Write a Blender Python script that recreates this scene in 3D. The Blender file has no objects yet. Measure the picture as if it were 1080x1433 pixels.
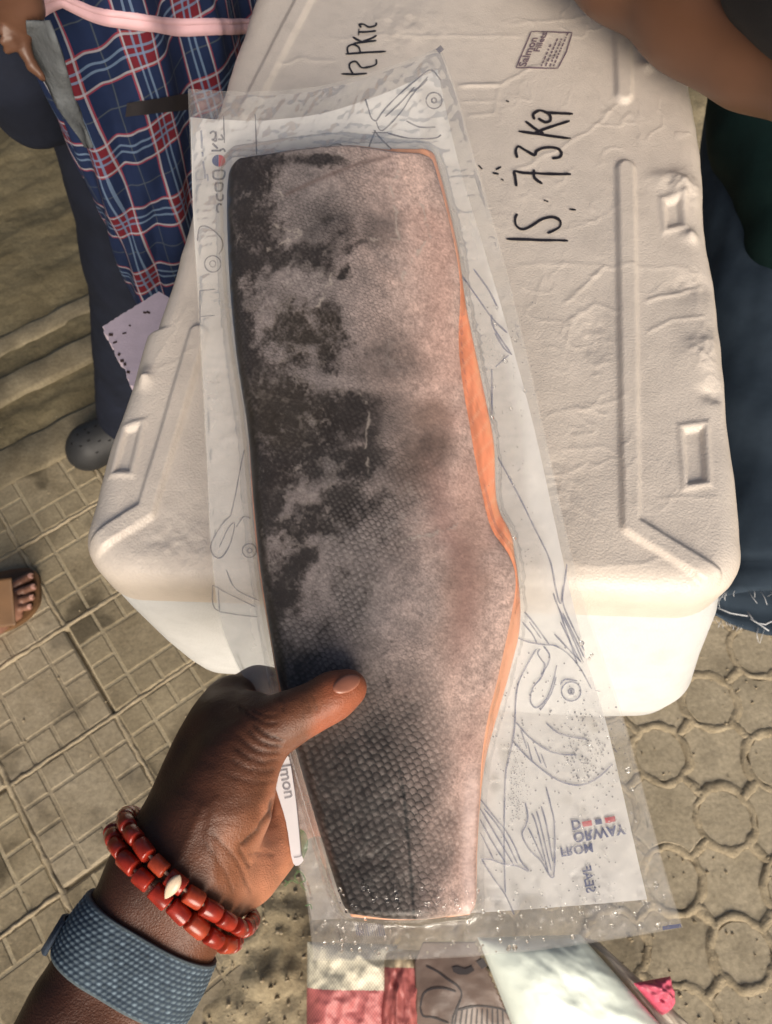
import bpy, bmesh, math, random
import numpy as np
from mathutils import Vector

# ------------------------------------------------------------------ camera, world, sun, exposure
SC = bpy.context.scene
COL = SC.collection
CAM_H = 1.35
TH = math.radians(63.0)
ST, CT = math.sin(TH), math.cos(TH)
FPX, CX, CY = 1060.0, 540.0, 716.5          # focal length and centre for a 1080 x 1433 frame
cam_data = bpy.data.cameras.new("camera")
cam_data.sensor_fit = 'VERTICAL'
cam_data.sensor_height = 36.0
cam_data.lens = 36.0 * FPX / 1433.0
cam_data.clip_start = 0.02
cam_data.clip_end = 300.0
cam_data.dof.use_dof = True
cam_data.dof.focus_distance = 0.42
cam_data.dof.aperture_fstop = 18.0
cam = bpy.data.objects.new("camera", cam_data)
cam.location = (0, 0, CAM_H)
cam.rotation_euler = (math.radians(90) - TH, 0, 0)
COL.objects.link(cam)
SC.camera = cam

SUN_ELEV, SUN_AZ = math.radians(25.0), math.radians(168.0)     # azimuth clockwise from +Y: the light comes from behind the viewer
world = bpy.data.worlds.new("World")
SC.world = world
world.use_nodes = True
wnt = world.node_tree
wnt.nodes.clear()
w_out = wnt.nodes.new("ShaderNodeOutputWorld")
w_bg = wnt.nodes.new("ShaderNodeBackground")
w_sky = wnt.nodes.new("ShaderNodeTexSky")
w_sky.sky_type = 'NISHITA'
w_sky.sun_disc = False
w_sky.sun_elevation = SUN_ELEV
w_sky.sun_rotation = SUN_AZ
w_sky.dust_density = 7.0
w_sky.ozone_density = 1.0
w_bg.inputs['Strength'].default_value = 0.055
wnt.links.new(w_sky.outputs[0], w_bg.inputs['Color'])
wnt.links.new(w_bg.outputs[0], w_out.inputs['Surface'])
sun_d = bpy.data.lights.new("sun", 'SUN')
sun_d.energy = 2.6
sun_d.angle = math.radians(42.0)
sun_d.color = (1.0, 0.915, 0.82)
sun = bpy.data.objects.new("sun", sun_d)
_sd = Vector((math.sin(SUN_AZ) * math.cos(SUN_ELEV), math.cos(SUN_AZ) * math.cos(SUN_ELEV), math.sin(SUN_ELEV)))
sun.rotation_euler = _sd.to_track_quat('Z', 'Y').to_euler()
sun.location = (0.5, -2, 4)
COL.objects.link(sun)
SC.view_settings.view_transform = 'Standard'
SC.view_settings.look = 'None'
SC.view_settings.exposure = 0.50
SC.view_settings.gamma = 1.0
try:
    SC.cycles.transparent_max_bounces = 24
    SC.cycles.max_bounces = 10
except Exception:
    pass

# ------------------------------------------------------------------ picture <-> place
FWD = np.array([0, CT, -ST]); RGT = np.array([1.0, 0, 0]); DWN = np.array([0, -ST, -CT])
CAMP = np.array([0, 0, CAM_H])

def ray(px, py):
    px = np.asarray(px, float); py = np.asarray(py, float)
    u = (px - CX) / FPX; v = (py - CY) / FPX
    return FWD + u[..., None] * RGT + v[..., None] * DWN

def at(px, py, d):
    return CAMP + np.asarray(d, float)[..., None] * ray(px, py)

def on(px, py, z=0.0):
    """the point of the horizontal plane at height z that shows at a pixel"""
    r = ray(px, py)
    return CAMP + ((np.asarray(z, float) - CAM_H) / r[..., 2])[..., None] * r

def proj(P):
    P = np.asarray(P, float) - CAMP
    d = P @ FWD
    return CX + FPX * (P @ RGT) / d, CY + FPX * (P @ DWN) / d

def lin(r, g, b):
    f = lambda c: ((c / 255.0) / 12.92 if c / 255.0 <= 0.04045 else ((c / 255.0 + 0.055) / 1.055) ** 2.4)
    return (f(r), f(g), f(b))

def linA(a):
    a = np.asarray(a, float) / 255.0
    return np.where(a <= 0.04045, a / 12.92, ((a + 0.055) / 1.055) ** 2.4)

def smooth(a, b, x):
    t = np.clip((np.asarray(x, float) - a) / (b - a), 0, 1)
    return t * t * (3 - 2 * t)

# ------------------------------------------------------------------ noise
def _hash(ix, iy, iz, seed):
    h = (ix.astype(np.int64) * 374761393 + iy.astype(np.int64) * 668265263 + iz.astype(np.int64) * 2147483647 + seed * 1274126177) & 0xFFFFFFFF
    h = ((h ^ (h >> 13)) * 1274126177) & 0xFFFFFFFF
    h = ((h ^ (h >> 16)) * 2246822519) & 0xFFFFFFFF
    return ((h ^ (h >> 15)) & 0xFFFFFF) / float(0xFFFFFF)

def noise2(x, y, seed=0):
    x, y = np.broadcast_arrays(np.asarray(x, float), np.asarray(y, float))
    ix, iy = np.floor(x), np.floor(y)
    fx, fy = x - ix, y - iy
    fx = fx * fx * (3 - 2 * fx); fy = fy * fy * (3 - 2 * fy)
    z = np.zeros_like(ix)
    n = lambda a, b: _hash(ix + a, iy + b, z, seed)
    return (n(0, 0) * (1 - fx) + n(1, 0) * fx) * (1 - fy) + (n(0, 1) * (1 - fx) + n(1, 1) * fx) * fy

def fbm2(x, y, oct=4, seed=0):
    s, a, t = 0.0, 1.0, 0.0
    for k in range(oct):
        s = s + a * noise2(np.asarray(x) * 2 ** k + 17.3 * k, np.asarray(y) * 2 ** k - 9.1 * k, seed + k); t += a; a *= 0.5
    return s / t

def noise3(x, y, z, seed=0):
    ix, iy, iz = np.floor(x), np.floor(y), np.floor(z)
    f = [c - i for c, i in ((x, ix), (y, iy), (z, iz))]
    fx, fy, fz = [c * c * (3 - 2 * c) for c in f]
    r = 0.0
    for a in (0, 1):
        for b in (0, 1):
            for c in (0, 1):
                r = r + _hash(ix + a, iy + b, iz + c, seed) * (fx if a else 1 - fx) * (fy if b else 1 - fy) * (fz if c else 1 - fz)
    return r

def seg_dist(px, py, pts):
    """distance of points to a polyline, and the position along it (0..1)"""
    best = np.full(np.shape(px), 1e9); pos = np.zeros(np.shape(px))
    n = len(pts) - 1
    for k in range(n):
        ax, ay = pts[k]; bx, by = pts[k + 1]
        dx, dy = bx - ax, by - ay
        t = np.clip(((px - ax) * dx + (py - ay) * dy) / (dx * dx + dy * dy + 1e-12), 0, 1)
        d = np.hypot(px - ax - t * dx, py - ay - t * dy)
        m = d < best
        best = np.where(m, d, best); pos = np.where(m, (k + t) / n, pos)
    return best, pos

# ------------------------------------------------------------------ building
def mesh_obj(name, V, F, m=None, parent=None, smooth_=True, uv=None, colors=None):
    me = bpy.data.meshes.new(name)
    V = np.asarray(V, np.float32).reshape(-1, 3)
    if isinstance(F, np.ndarray) and F.ndim == 2:
        k = F.shape[1]
        me.vertices.add(len(V)); me.vertices.foreach_set("co", V.ravel())
        me.loops.add(F.size); me.loops.foreach_set("vertex_index", F.astype(np.int32).ravel())
        me.polygons.add(len(F))
        me.polygons.foreach_set("loop_start", np.arange(0, F.size, k, dtype=np.int32))
        me.update(calc_edges=True)
    else:
        me.from_pydata([tuple(map(float, v)) for v in V], [], [tuple(int(i) for i in f) for f in F])
        me.update()
    if uv is not None:
        lay = me.uv_layers.new(name="UVMap")
        li = np.zeros(len(me.loops), np.int32); me.loops.foreach_get("vertex_index", li)
        lay.data.foreach_set("uv", np.asarray(uv, np.float32)[li].ravel())
    if colors is not None:
        c = me.color_attributes.new("Col", 'FLOAT_COLOR', 'POINT')
        cc = np.ones((len(V), 4), np.float32); cc[:, :3] = colors
        c.data.foreach_set("color", cc.ravel())
    me.validate()
    me.polygons.foreach_set("use_smooth", np.full(len(me.polygons), bool(smooth_)))
    o = bpy.data.objects.new(name, me)
    COL.objects.link(o)
    if m is not None:
        me.materials.append(m)
    if parent is not None:
        o.parent = parent
        o.matrix_parent_inverse.identity()
        if parent.type == 'EMPTY':
            o.location = -parent.location
    return o

def tag(o, label=None, cat=None, group=None, kind=None):
    if label: o['label'] = label
    if cat: o['category'] = cat
    if group: o['group'] = group
    if kind: o['kind'] = kind
    return o

def thing(name, loc, label, cat, group=None):
    o = bpy.data.objects.new(name, None)
    COL.objects.link(o)
    o.location = tuple(float(c) for c in loc)
    o.empty_display_size = 0.02
    return tag(o, label, cat, group)

def grid_faces(nu, nv, close_u=False):
    i = np.arange(nu if close_u else nu - 1); j = np.arange(nv - 1)
    I, J = np.meshgrid(i, j)
    I2 = (I + 1) % nu
    return np.stack([J * nu + I, J * nu + I2, (J + 1) * nu + I2, (J + 1) * nu + I], -1).reshape(-1, 4)

def bm_obj(name, bm, m, parent=None, smooth_=False):
    me = bpy.data.meshes.new(name)
    bmesh.ops.recalc_face_normals(bm, faces=bm.faces)
    bm.to_mesh(me); bm.free()
    me.polygons.foreach_set("use_smooth", np.full(len(me.polygons), bool(smooth_)))
    o = bpy.data.objects.new(name, me); COL.objects.link(o)
    if m is not None: me.materials.append(m)
    if parent is not None:
        o.parent = parent
        if parent.type == 'EMPTY': o.location = -parent.location
    return o

class MB:
    """collects ribbons, tubes and polygons into one mesh"""
    def __init__(self): self.V = []; self.F = []
    def add(self, V, F):
        b = len(self.V); self.V += [tuple(map(float, v)) for v in V]; self.F += [tuple(int(i) + b for i in f) for f in F]
    def tube(self, pts, r, n=6, flat=None):
        pts = [np.asarray(p, float) for p in pts]
        rr = r if hasattr(r, '__len__') else [r] * len(pts)
        V, F = [], []
        for k, p in enumerate(pts):
            t = pts[min(k + 1, len(pts) - 1)] - pts[max(k - 1, 0)]
            t /= np.linalg.norm(t) + 1e-12
            a = np.cross(t, [0.3, 0.2, 1.0]); a /= np.linalg.norm(a) + 1e-12
            b = np.cross(t, a)
            for q in range(n):
                an = 2 * math.pi * q / n
                V.append(p + rr[k] * (math.cos(an) * a + math.sin(an) * b * (flat or 1.0)))
        for k in range(len(pts) - 1):
            for q in range(n):
                F.append((k * n + q, k * n + (q + 1) % n, (k + 1) * n + (q + 1) % n, (k + 1) * n + q))
        F.append(tuple(range(n))[::-1]); F.append(tuple((len(pts) - 1) * n + q for q in range(n)))
        self.add(V, F)
    def ribbon(self, pts2, w, place):
        """flat stroke along a 2-D pixel polyline; place(px, py) gives the surface point"""
        pts2 = [np.asarray(p, float) for p in pts2]
        if len(pts2) == 1: pts2 = [pts2[0] - [w * .5, 0], pts2[0] + [w * .5, 0]]
        ww = w if hasattr(w, '__len__') else [w] * len(pts2)
        V = []
        for k, p in enumerate(pts2):
            t = pts2[min(k + 1, len(pts2) - 1)] - pts2[max(k - 1, 0)]
            t /= np.linalg.norm(t) + 1e-9
            nrm = np.array([-t[1], t[0]]) * ww[k] * 0.5
            V += [p + nrm, p - nrm]
        V = np.array(V)
        P = place(V[:, 0], V[:, 1])
        self.add(P, [(2 * k, 2 * k + 1, 2 * k + 3, 2 * k + 2) for k in range(len(pts2) - 1)])
    def build(self, name, m, parent=None, smooth_=True):
        return mesh_obj(name, np.array(self.V), self.F, m, parent, smooth_)

def curve(pts, n=5):
    """Catmull-Rom through 2-D points"""
    P = [np.asarray(p, float) for p in pts]
    if len(P) < 3: return P
    out = []
    for k in range(len(P) - 1):
        p0, p1, p2, p3 = P[max(k - 1, 0)], P[k], P[k + 1], P[min(k + 2, len(P) - 1)]
        for q in range(n):
            t = q / n
            out.append(0.5 * ((2 * p1) + (-p0 + p2) * t + (2 * p0 - 5 * p1 + 4 * p2 - p3) * t * t + (-p0 + 3 * p1 - 3 * p2 + p3) * t ** 3))
    return out + [P[-1]]

def circ(cx, cy, r, n=16, ry=None):
    ry = ry or r
    return [(cx + r * math.cos(2 * math.pi * k / n), cy + ry * math.sin(2 * math.pi * k / n)) for k in range(n + 1)]

# signed distance bodies -> one continuous skin
class SDF:
    def __init__(self): self.P = []
    def cone(self, a, ra, b, rb, k=0.008):
        self.P.append((np.asarray(a, float), float(ra), np.asarray(b, float), float(rb), k)); return self
    def chain(self, pts, k=0.008):
        for (a, ra), (b, rb) in zip(pts, pts[1:]): self.cone(a, ra, b, rb, k)
        return self
    @staticmethod
    def _d(X, a, ra, b, rb):
        ab = b - a
        t = np.clip(((X - a) @ ab) / (ab @ ab + 1e-12), 0, 1)
        return np.linalg.norm(X - a - t[..., None] * ab, axis=-1) - (ra + t * (rb - ra))
    def f(self, X):
        D = np.full(X.shape[:-1], 1.0)
        for a, ra, b, rb, k in self.P:
            d = self._d(X, a, ra, b, rb)
            h = np.clip(0.5 + 0.5 * (D - d) / k, 0, 1)
            D = D * (1 - h) + d * h - k * h * (1 - h)
        return D
    def mesh(self, vox):
        lo = np.min([np.minimum(a - ra, b - rb) for a, ra, b, rb, k in self.P], 0) - 4 * vox
        hi = np.max([np.maximum(a + ra, b + rb) for a, ra, b, rb, k in self.P], 0) + 4 * vox
        n = np.ceil((hi - lo) / vox).astype(int) + 1
        D = np.full(n, 1.0, np.float32)
        ax = [lo[i] + vox * np.arange(n[i]) for i in range(3)]
        for a, ra, b, rb, k in self.P:
            m = k + 3 * vox
            l = np.floor((np.minimum(a - ra, b - rb) - m - lo) / vox).astype(int).clip(0)
            u = np.minimum(np.ceil((np.maximum(a + ra, b + rb) + m - lo) / vox).astype(int) + 1, n)
            sl = tuple(slice(l[i], u[i]) for i in range(3))
            X = np.stack(np.meshgrid(*[ax[i][sl[i]] for i in range(3)], indexing='ij'), -1)
            d = self._d(X, a, ra, b, rb).astype(np.float32)
            E = D[sl]
            h = np.clip(0.5 + 0.5 * (E - d) / k, 0, 1)
            D[sl] = np.where(E > 0.9, np.minimum(E, d), E * (1 - h) + d * h - k * h * (1 - h))
        V, F = surface_nets(D)
        V = lo + V * vox
        for _ in range(3):                       # pull the vertices onto the true surface
            V, N = self.snap(V)
        return V, F, N
    def grad(self, V):
        e = 4e-4
        g = np.stack([self.f(V + np.eye(3)[i] * e) - self.f(V - np.eye(3)[i] * e) for i in range(3)], -1)
        return g / (np.linalg.norm(g, axis=-1, keepdims=True) + 1e-12)
    def snap(self, V):
        N = self.grad(V)
        return V - 0.8 * self.f(V)[:, None] * N, N
    def hit(self, O, R, t0=0.0, t1=1.0, n=60):
        """first point of the surface along rays (O + t R)"""
        t = np.full(R.shape[:-1], t0)
        for _ in range(n):
            t = np.minimum(t + 0.8 * self.f(O + t[..., None] * R), t1)
        return O + t[..., None] * R

def surface_nets(D):
    nx, ny, nz = D.shape
    S = D < 0
    cnt = np.zeros((nx - 1, ny - 1, nz - 1), np.float32); acc = np.zeros((nx - 1, ny - 1, nz - 1, 3), np.float32)
    c = lambda a, b, d: (slice(a, nx - 1 + a), slice(b, ny - 1 + b), slice(d, nz - 1 + d))
    corners = [(a, b, d) for a in (0, 1) for b in (0, 1) for d in (0, 1)]
    for p in corners:
        for ax in range(3):
            if p[ax]: continue
            q = list(p); q[ax] = 1
            A, B = D[c(*p)], D[c(*q)]
            m = (A < 0) != (B < 0)
            t = np.where(m, A / np.where(m, A - B, 1), 0)
            cnt += m
            for i in range(3):
                acc[..., i] += m * (p[i] + (t if i == ax else 0))
    act = cnt > 0
    idx = np.full(act.shape, -1, np.int64); idx[act] = np.arange(act.sum())
    ijk = np.argwhere(act)
    V = ijk + acc[act] / cnt[act][:, None]
    F = []
    for ax in range(3):
        s0 = [slice(1, -1)] * 3; s1 = [slice(1, -1)] * 3
        s0[ax] = slice(0, D.shape[ax] - 1); s1[ax] = slice(1, D.shape[ax])
        A, B = S[tuple(s0)], S[tuple(s1)]
        e = np.argwhere(A != B)
        if not len(e): continue
        flip = A[tuple(e.T)]
        base = e.copy()
        o = [i for i in range(3) if i != ax]
        base[:, o] += 1
        q = []
        for da, db in ((0, 0), (1, 0), (1, 1), (0, 1)):
            k = base.copy(); k[:, o[0]] -= da; k[:, o[1]] -= db
            q.append(idx[tuple(k.T)])
        q = np.stack(q, -1)
        if ax == 1: flip = ~flip
        q[~flip] = q[~flip][:, ::-1]
        F.append(q)
    F = np.concatenate(F)
    return V, F[(F >= 0).all(1)]

# ------------------------------------------------------------------ materials
def nmat(name):
    m = bpy.data.materials.new(name); m.use_nodes = True
    nt = m.node_tree
    return m, nt, nt.nodes['Principled BSDF'], nt.links

def noise_node(nt, scale, detail=4, rough=0.55, coord='Object', vec=None):
    n = nt.nodes.new('ShaderNodeTexNoise'); n.inputs['Scale'].default_value = scale
    n.inputs['Detail'].default_value = detail; n.inputs['Roughness'].default_value = rough
    if vec is None:
        tc = nt.nodes.new('ShaderNodeTexCoord'); vec = tc.outputs[coord]
    nt.links.new(vec, n.inputs['Vector'])
    return n

def ramp(nt, src, stops, interp='LINEAR'):
    r = nt.nodes.new('ShaderNodeValToRGB'); r.color_ramp.interpolation = interp
    e = r.color_ramp.elements
    while len(e) < len(stops): e.new(0.5)
    for k, (p, c) in enumerate(stops):
        e[k].position = p; e[k].color = (c[0], c[1], c[2], 1) if hasattr(c, '__len__') else (c, c, c, 1)
    nt.links.new(src, r.inputs['Fac'])
    return r

def mixc(nt, fac, a, b, mode='MIX'):
    n = nt.nodes.new('ShaderNodeMix'); n.data_type = 'RGBA'; n.blend_type = mode
    for sock, v in ((n.inputs[0], fac), (n.inputs[6], a), (n.inputs[7], b)):
        if hasattr(v, 'is_output'): nt.links.new(v, sock)
        elif hasattr(v, '__len__'): sock.default_value = (v[0], v[1], v[2], 1)
        else: sock.default_value = v
    return n.outputs[2]

def bump(nt, bsdf, height, strength=0.3, dist=0.002, prev=None):
    b = nt.nodes.new('ShaderNodeBump'); b.inputs['Strength'].default_value = strength; b.inputs['Distance'].default_value = dist
    nt.links.new(height, b.inputs['Height'])
    if prev is not None: nt.links.new(prev, b.inputs['Normal'])
    if bsdf is not None: nt.links.new(b.outputs[0], bsdf.inputs['Normal'])
    return b.outputs[0]

def simple(name, col, rough=0.6, var=0.0, vscale=20, bscale=0, bstr=0.2, bdist=0.001, spec=0.5, sss=0.0):
    m, nt, bs, L = nmat(name)
    bs.inputs['Roughness'].default_value = rough
    bs.inputs['Specular IOR Level'].default_value = spec
    if var > 0:
        n = noise_node(nt, vscale)
        r = ramp(nt, n.outputs['Fac'], [(0.3, [c * (1 - var) for c in col]), (0.7, [min(1, c * (1 + var)) for c in col])])
        L.new(r.outputs[0], bs.inputs['Base Color'])
    else:
        bs.inputs['Base Color'].default_value = (*col, 1)
    if sss > 0:
        bs.inputs['Subsurface Weight'].default_value = sss
        bs.inputs['Subsurface Radius'].default_value = (0.004, 0.002, 0.001)
    if bscale:
        n = noise_node(nt, bscale, 6); bump(nt, bs, n.outputs['Fac'], bstr, bdist)
    return m

def colattr(name, rough=0.5, spec=0.5, bscale=0, bstr=0.2, bdist=0.001, sss=0.0, voro=False, coat=0.0):
    m, nt, bs, L = nmat(name)
    a = nt.nodes.new('ShaderNodeVertexColor'); a.layer_name = "Col"
    L.new(a.outputs[0], bs.inputs['Base Color'])
    bs.inputs['Roughness'].default_value = rough
    bs.inputs['Specular IOR Level'].default_value = spec
    if coat: bs.inputs['Coat Weight'].default_value = coat; bs.inputs['Coat Roughness'].default_value = 0.2
    if sss > 0:
        bs.inputs['Subsurface Weight'].default_value = sss
        bs.inputs['Subsurface Radius'].default_value = (0.004, 0.0015, 0.0008)
    if bscale:
        if voro:
            v = nt.nodes.new('ShaderNodeTexVoronoi'); v.inputs['Scale'].default_value = bscale
            tc = nt.nodes.new('ShaderNodeTexCoord'); L.new(tc.outputs['Object'], v.inputs['Vector'])
            b0 = bump(nt, None, v.outputs['Distance'], bstr, bdist)
            nn = noise_node(nt, 420, 3, .6); nn.inputs['Distortion'].default_value = 1.2
            bump(nt, bs, nn.outputs['Fac'], .28, .0009, b0)
        else:
            n = noise_node(nt, bscale, 6); bump(nt, bs, n.outputs['Fac'], bstr, bdist)
    return m

random.seed(7)
rng = np.random.default_rng(7)
# ------------------------------------------------------------------ the ground and its paving
def dirt_mat(name, dark, light, stain=0.0, scale=14, bstr=0.5, bscale=160, bdist=0.0015, tint=False):
    m, nt, bs, L = nmat(name)
    tc = nt.nodes.new('ShaderNodeTexCoord')
    geo = nt.nodes.new('ShaderNodeNewGeometry')
    n1 = noise_node(nt, scale, 6, 0.6, vec=geo.outputs['Position'])
    n2 = noise_node(nt, scale * 14, 4, 0.6, vec=geo.outputs['Position'])
    r = ramp(nt, n1.outputs['Fac'], [(0.3, dark), (0.68, light)])
    g = ramp(nt, n2.outputs['Fac'], [(0.3, 0.72), (0.7, 1.18)])
    c = mixc(nt, 0.8, r.outputs[0], g.outputs[0], 'MULTIPLY')
    if stain:
        n3 = noise_node(nt, 7.5, 3, 0.5, vec=geo.outputs['Position'])
        s = ramp(nt, n3.outputs['Fac'], [(0.56, 1.0), (0.63, 1.0 - stain)])
        c = mixc(nt, 1.0, c, s.outputs[0], 'MULTIPLY')
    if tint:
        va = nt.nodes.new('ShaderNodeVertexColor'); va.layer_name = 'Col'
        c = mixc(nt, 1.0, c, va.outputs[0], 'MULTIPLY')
    L.new(c, bs.inputs['Base Color'])
    bs.inputs['Roughness'].default_value = 0.92
    bs.inputs['Specular IOR Level'].default_value = 0.25
    n4 = noise_node(nt, bscale, 8, 0.7, vec=geo.outputs['Position'])
    b1 = bump(nt, None, n4.outputs['Fac'], bstr, bdist)
    n5 = noise_node(nt, 45, 4, 0.6, vec=geo.outputs['Position'])
    bump(nt, bs, n5.outputs['Fac'], bstr, 0.004, b1)
    return m

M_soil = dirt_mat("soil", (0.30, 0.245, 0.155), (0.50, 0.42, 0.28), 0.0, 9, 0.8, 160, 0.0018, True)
M_slab = dirt_mat("slab_concrete", (0.22, 0.18, 0.115), (0.38, 0.32, 0.215), 0.55, 11, 0.45)
M_slab2 = dirt_mat("slab_dusty", (0.29, 0.24, 0.16), (0.42, 0.36, 0.26), 0.35, 10, 0.4)
M_paver = dirt_mat("paver_concrete", (0.37, 0.315, 0.22), (0.50, 0.43, 0.31), 0.2, 10, 0.45)
M_sand = dirt_mat("joint_sand", (0.31, 0.255, 0.17), (0.50, 0.42, 0.29), 0.0, 30, 0.8)
M_kerb = dirt_mat("edging_concrete", (0.17, 0.14, 0.09), (0.27, 0.23, 0.155), 0.2, 12, 0.5)

# slab frame: a joint crossing at (161, 1000), joints running along (24,1092)-(239.5,947)
SO = on(161, 1000); su = on(239.5, 947) - on(23.7, 1092); su /= np.linalg.norm(su); sv = np.array([-su[1], su[0], 0])
SP = 0.2
# right pavers: circle centres on a checkerboard
PO = on(993, 981)
pa = (on(1072, 1063) - on(914, 1053)) / 2; pb = (on(1005, 1146) - on(993, 981)) / 2
PITCH = float((np.linalg.norm(pa) + np.linalg.norm(pb)) / 2)
pa /= np.linalg.norm(pa); pb = np.array([pa[1], -pa[0], 0])      # pb points towards the viewer
if pb[1] > 0: pb = -pb

def soil_height(X, Y):
    u = (X - SO[0]) * su[0] + (Y - SO[1]) * su[1]; v = (X - SO[0]) * sv[0] + (Y - SO[1]) * sv[1]
    h = -0.0085 + 0.006 * (fbm2(X * 18, Y * 18, 4, 3) - 0.5) + 0.004 * (fbm2(X * 70, Y * 70, 3, 8) - 0.5)
    far = smooth(0.46, 0.60, v)
    h = h + far * (0.012 + 0.022 * (fbm2(u * 3, v * 12, 4, 5) - 0.5))
    q = on(385, 1330)                                            # loose heaped sand between the two pavings
    hp = np.exp(-(((X - q[0]) / 0.10) ** 2 + ((Y - q[1]) / 0.20) ** 2))
    h = h + hp * (0.042 * fbm2(X * 26, Y * 26, 5, 21) + 0.018 * np.abs(fbm2(X * 60, Y * 60, 3, 4) - 0.5) - 0.004)
    return h

gx = np.concatenate([np.array([-40, -20, -10, -5, -3, -2]), np.arange(-1.5, 1.5, 0.0075), np.array([1.5, 2, 3, 5, 10, 20, 40])])
gy = np.concatenate([np.array([-40, -20, -10, -5, -2, -1]), np.arange(-0.5, 2.4, 0.0075), np.array([2.4, 3, 4, 6, 12, 25, 40])])
GX, GY = np.meshgrid(gx, gy)
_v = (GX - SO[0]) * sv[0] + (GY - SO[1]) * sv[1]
_far_shade = smooth(0.40, 0.62, _v + .05 * (fbm2(GX * 5, GY * 5, 3, 2) - .5))  # far soil darkened: the people's shade is put into its colour
_tint = 1 - _far_shade[..., None] * np.array([.60, .60, .64])
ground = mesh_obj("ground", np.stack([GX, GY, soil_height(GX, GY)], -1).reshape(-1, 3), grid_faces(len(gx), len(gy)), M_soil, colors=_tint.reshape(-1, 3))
tag(ground, "sandy grey brown ground with dusty paving", None, None, "structure")

# --- square slabs with an embossed pattern of twelve small squares round a big one
def slab_mesh():
    bm = bmesh.new()
    g = 0.0025
    def block(x0, x1, y0, y1, z0, z1, bev):
        v0 = [bm.verts.new((x, y, z0)) for x, y in ((x0, y0), (x1, y0), (x1, y1), (x0, y1))]
        v1 = [bm.verts.new((x, y, z1 - bev)) for x, y in ((x0, y0), (x1, y0), (x1, y1), (x0, y1))]
        v2 = [bm.verts.new((x, y, z1)) for x, y in ((x0 + bev, y0 + bev), (x1 - bev, y0 + bev), (x1 - bev, y1 - bev), (x0 + bev, y1 - bev))]
        for k in range(4):
            a, b = k, (k + 1) % 4
            bm.faces.new((v0[a], v0[b], v1[b], v1[a])); bm.faces.new((v1[a], v1[b], v2[b], v2[a]))
        bm.faces.new(v2)
    h = SP / 2 - 0.003
    block(-h, h, -h, h, -0.03, -0.0014, 0.002)
    for f in bm.faces: f.material_index = 1
    c = (2 * h) / 4
    cells = [(i, j, 1, 1) for i in range(4) for j in range(4) if not (i in (1, 2) and j in (1, 2))] + [(1, 1, 2, 2)]
    for i, j, a, b in cells:
        block(-h + i * c + g, -h + (i + a) * c - g, -h + j * c + g, -h + (j + b) * c - g, -0.004, 0.0, 0.0016)
    me = bpy.data.meshes.new("slab")
    bmesh.ops.recalc_face_normals(bm, faces=bm.faces)
    bm.to_mesh(me); bm.free()
    return me

M_groove = dirt_mat('groove_dust', (0.34, 0.285, 0.19), (0.48, 0.41, 0.28), 0.0, 12, 0.4)
slab_me = slab_mesh(); slab_me.materials.append(M_slab); slab_me.materials.append(M_groove)
slab_me2 = slab_me.copy(); slab_me2.materials.clear(); slab_me2.materials.append(M_slab2); slab_me2.materials.append(M_groove)
ang = math.atan2(su[1], su[0])
edge_pts = [(318, 1500), (330, 1300), (350, 1200), (420, 1000), (520, 800)]
slab_spots = []
for i in range(-9, 9):
    for j in range(-9, 3):
        P = SO + su * SP * (i + 0.5) + sv * SP * (j + 0.5)
        x, y = proj(P)
        if P[1] > 2.2 or P[1] < -0.35: continue
        ex = np.interp(y, [800, 1000, 1200, 1300, 1500][::1], [520, 420, 350, 330, 300])
        if x > ex + 20 or x < -260 or y < 480 or y > 1650: continue
        slab_spots.append((P, x, y))
for n, (P, x, y) in enumerate(slab_spots):
    o = bpy.data.objects.new("slab", slab_me if random.random() < 0.6 else slab_me2)
    COL.objects.link(o)
    o.parent = ground
    dip = -0.010 * float(smooth(250, 380, x)) * random.random()
    o.location = (P[0], P[1], random.uniform(-0.002, 0.0015) + dip)
    o.rotation_euler = (random.uniform(-1, 1) * 0.010, random.uniform(-1, 1) * 0.010, ang + random.uniform(-.006, .006))

# --- round and star-shaped interlocking pavers
R0 = PITCH * 0.5
def paver_mesh(outline):
    bm = bmesh.new()
    o = np.array(outline); c = o.mean(0)
    o = c + (o - c) * (1 - .022 * np.abs(np.random.default_rng(len(outline)).normal(size=len(o))))[:, None]
    rings = []
    for sc_, z in ((0.998, -0.03), (0.998, -0.0035), (0.985, -0.0012), (0.955, 0.0)):
        rings.append([bm.verts.new((c[0] + (p[0] - c[0]) * sc_, c[1] + (p[1] - c[1]) * sc_, z)) for p in o])
    n = len(o)
    for a, b in zip(rings, rings[1:]):
        for k in range(n): bm.faces.new((a[k], a[(k + 1) % n], b[(k + 1) % n], b[k]))
    bm.faces.new(rings[-1])
    bmesh.ops.recalc_face_normals(bm, faces=bm.faces)
    me = bpy.data.meshes.new("paver"); bm.to_mesh(me); bm.free()
    me.materials.append(M_paver)
    return me

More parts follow.
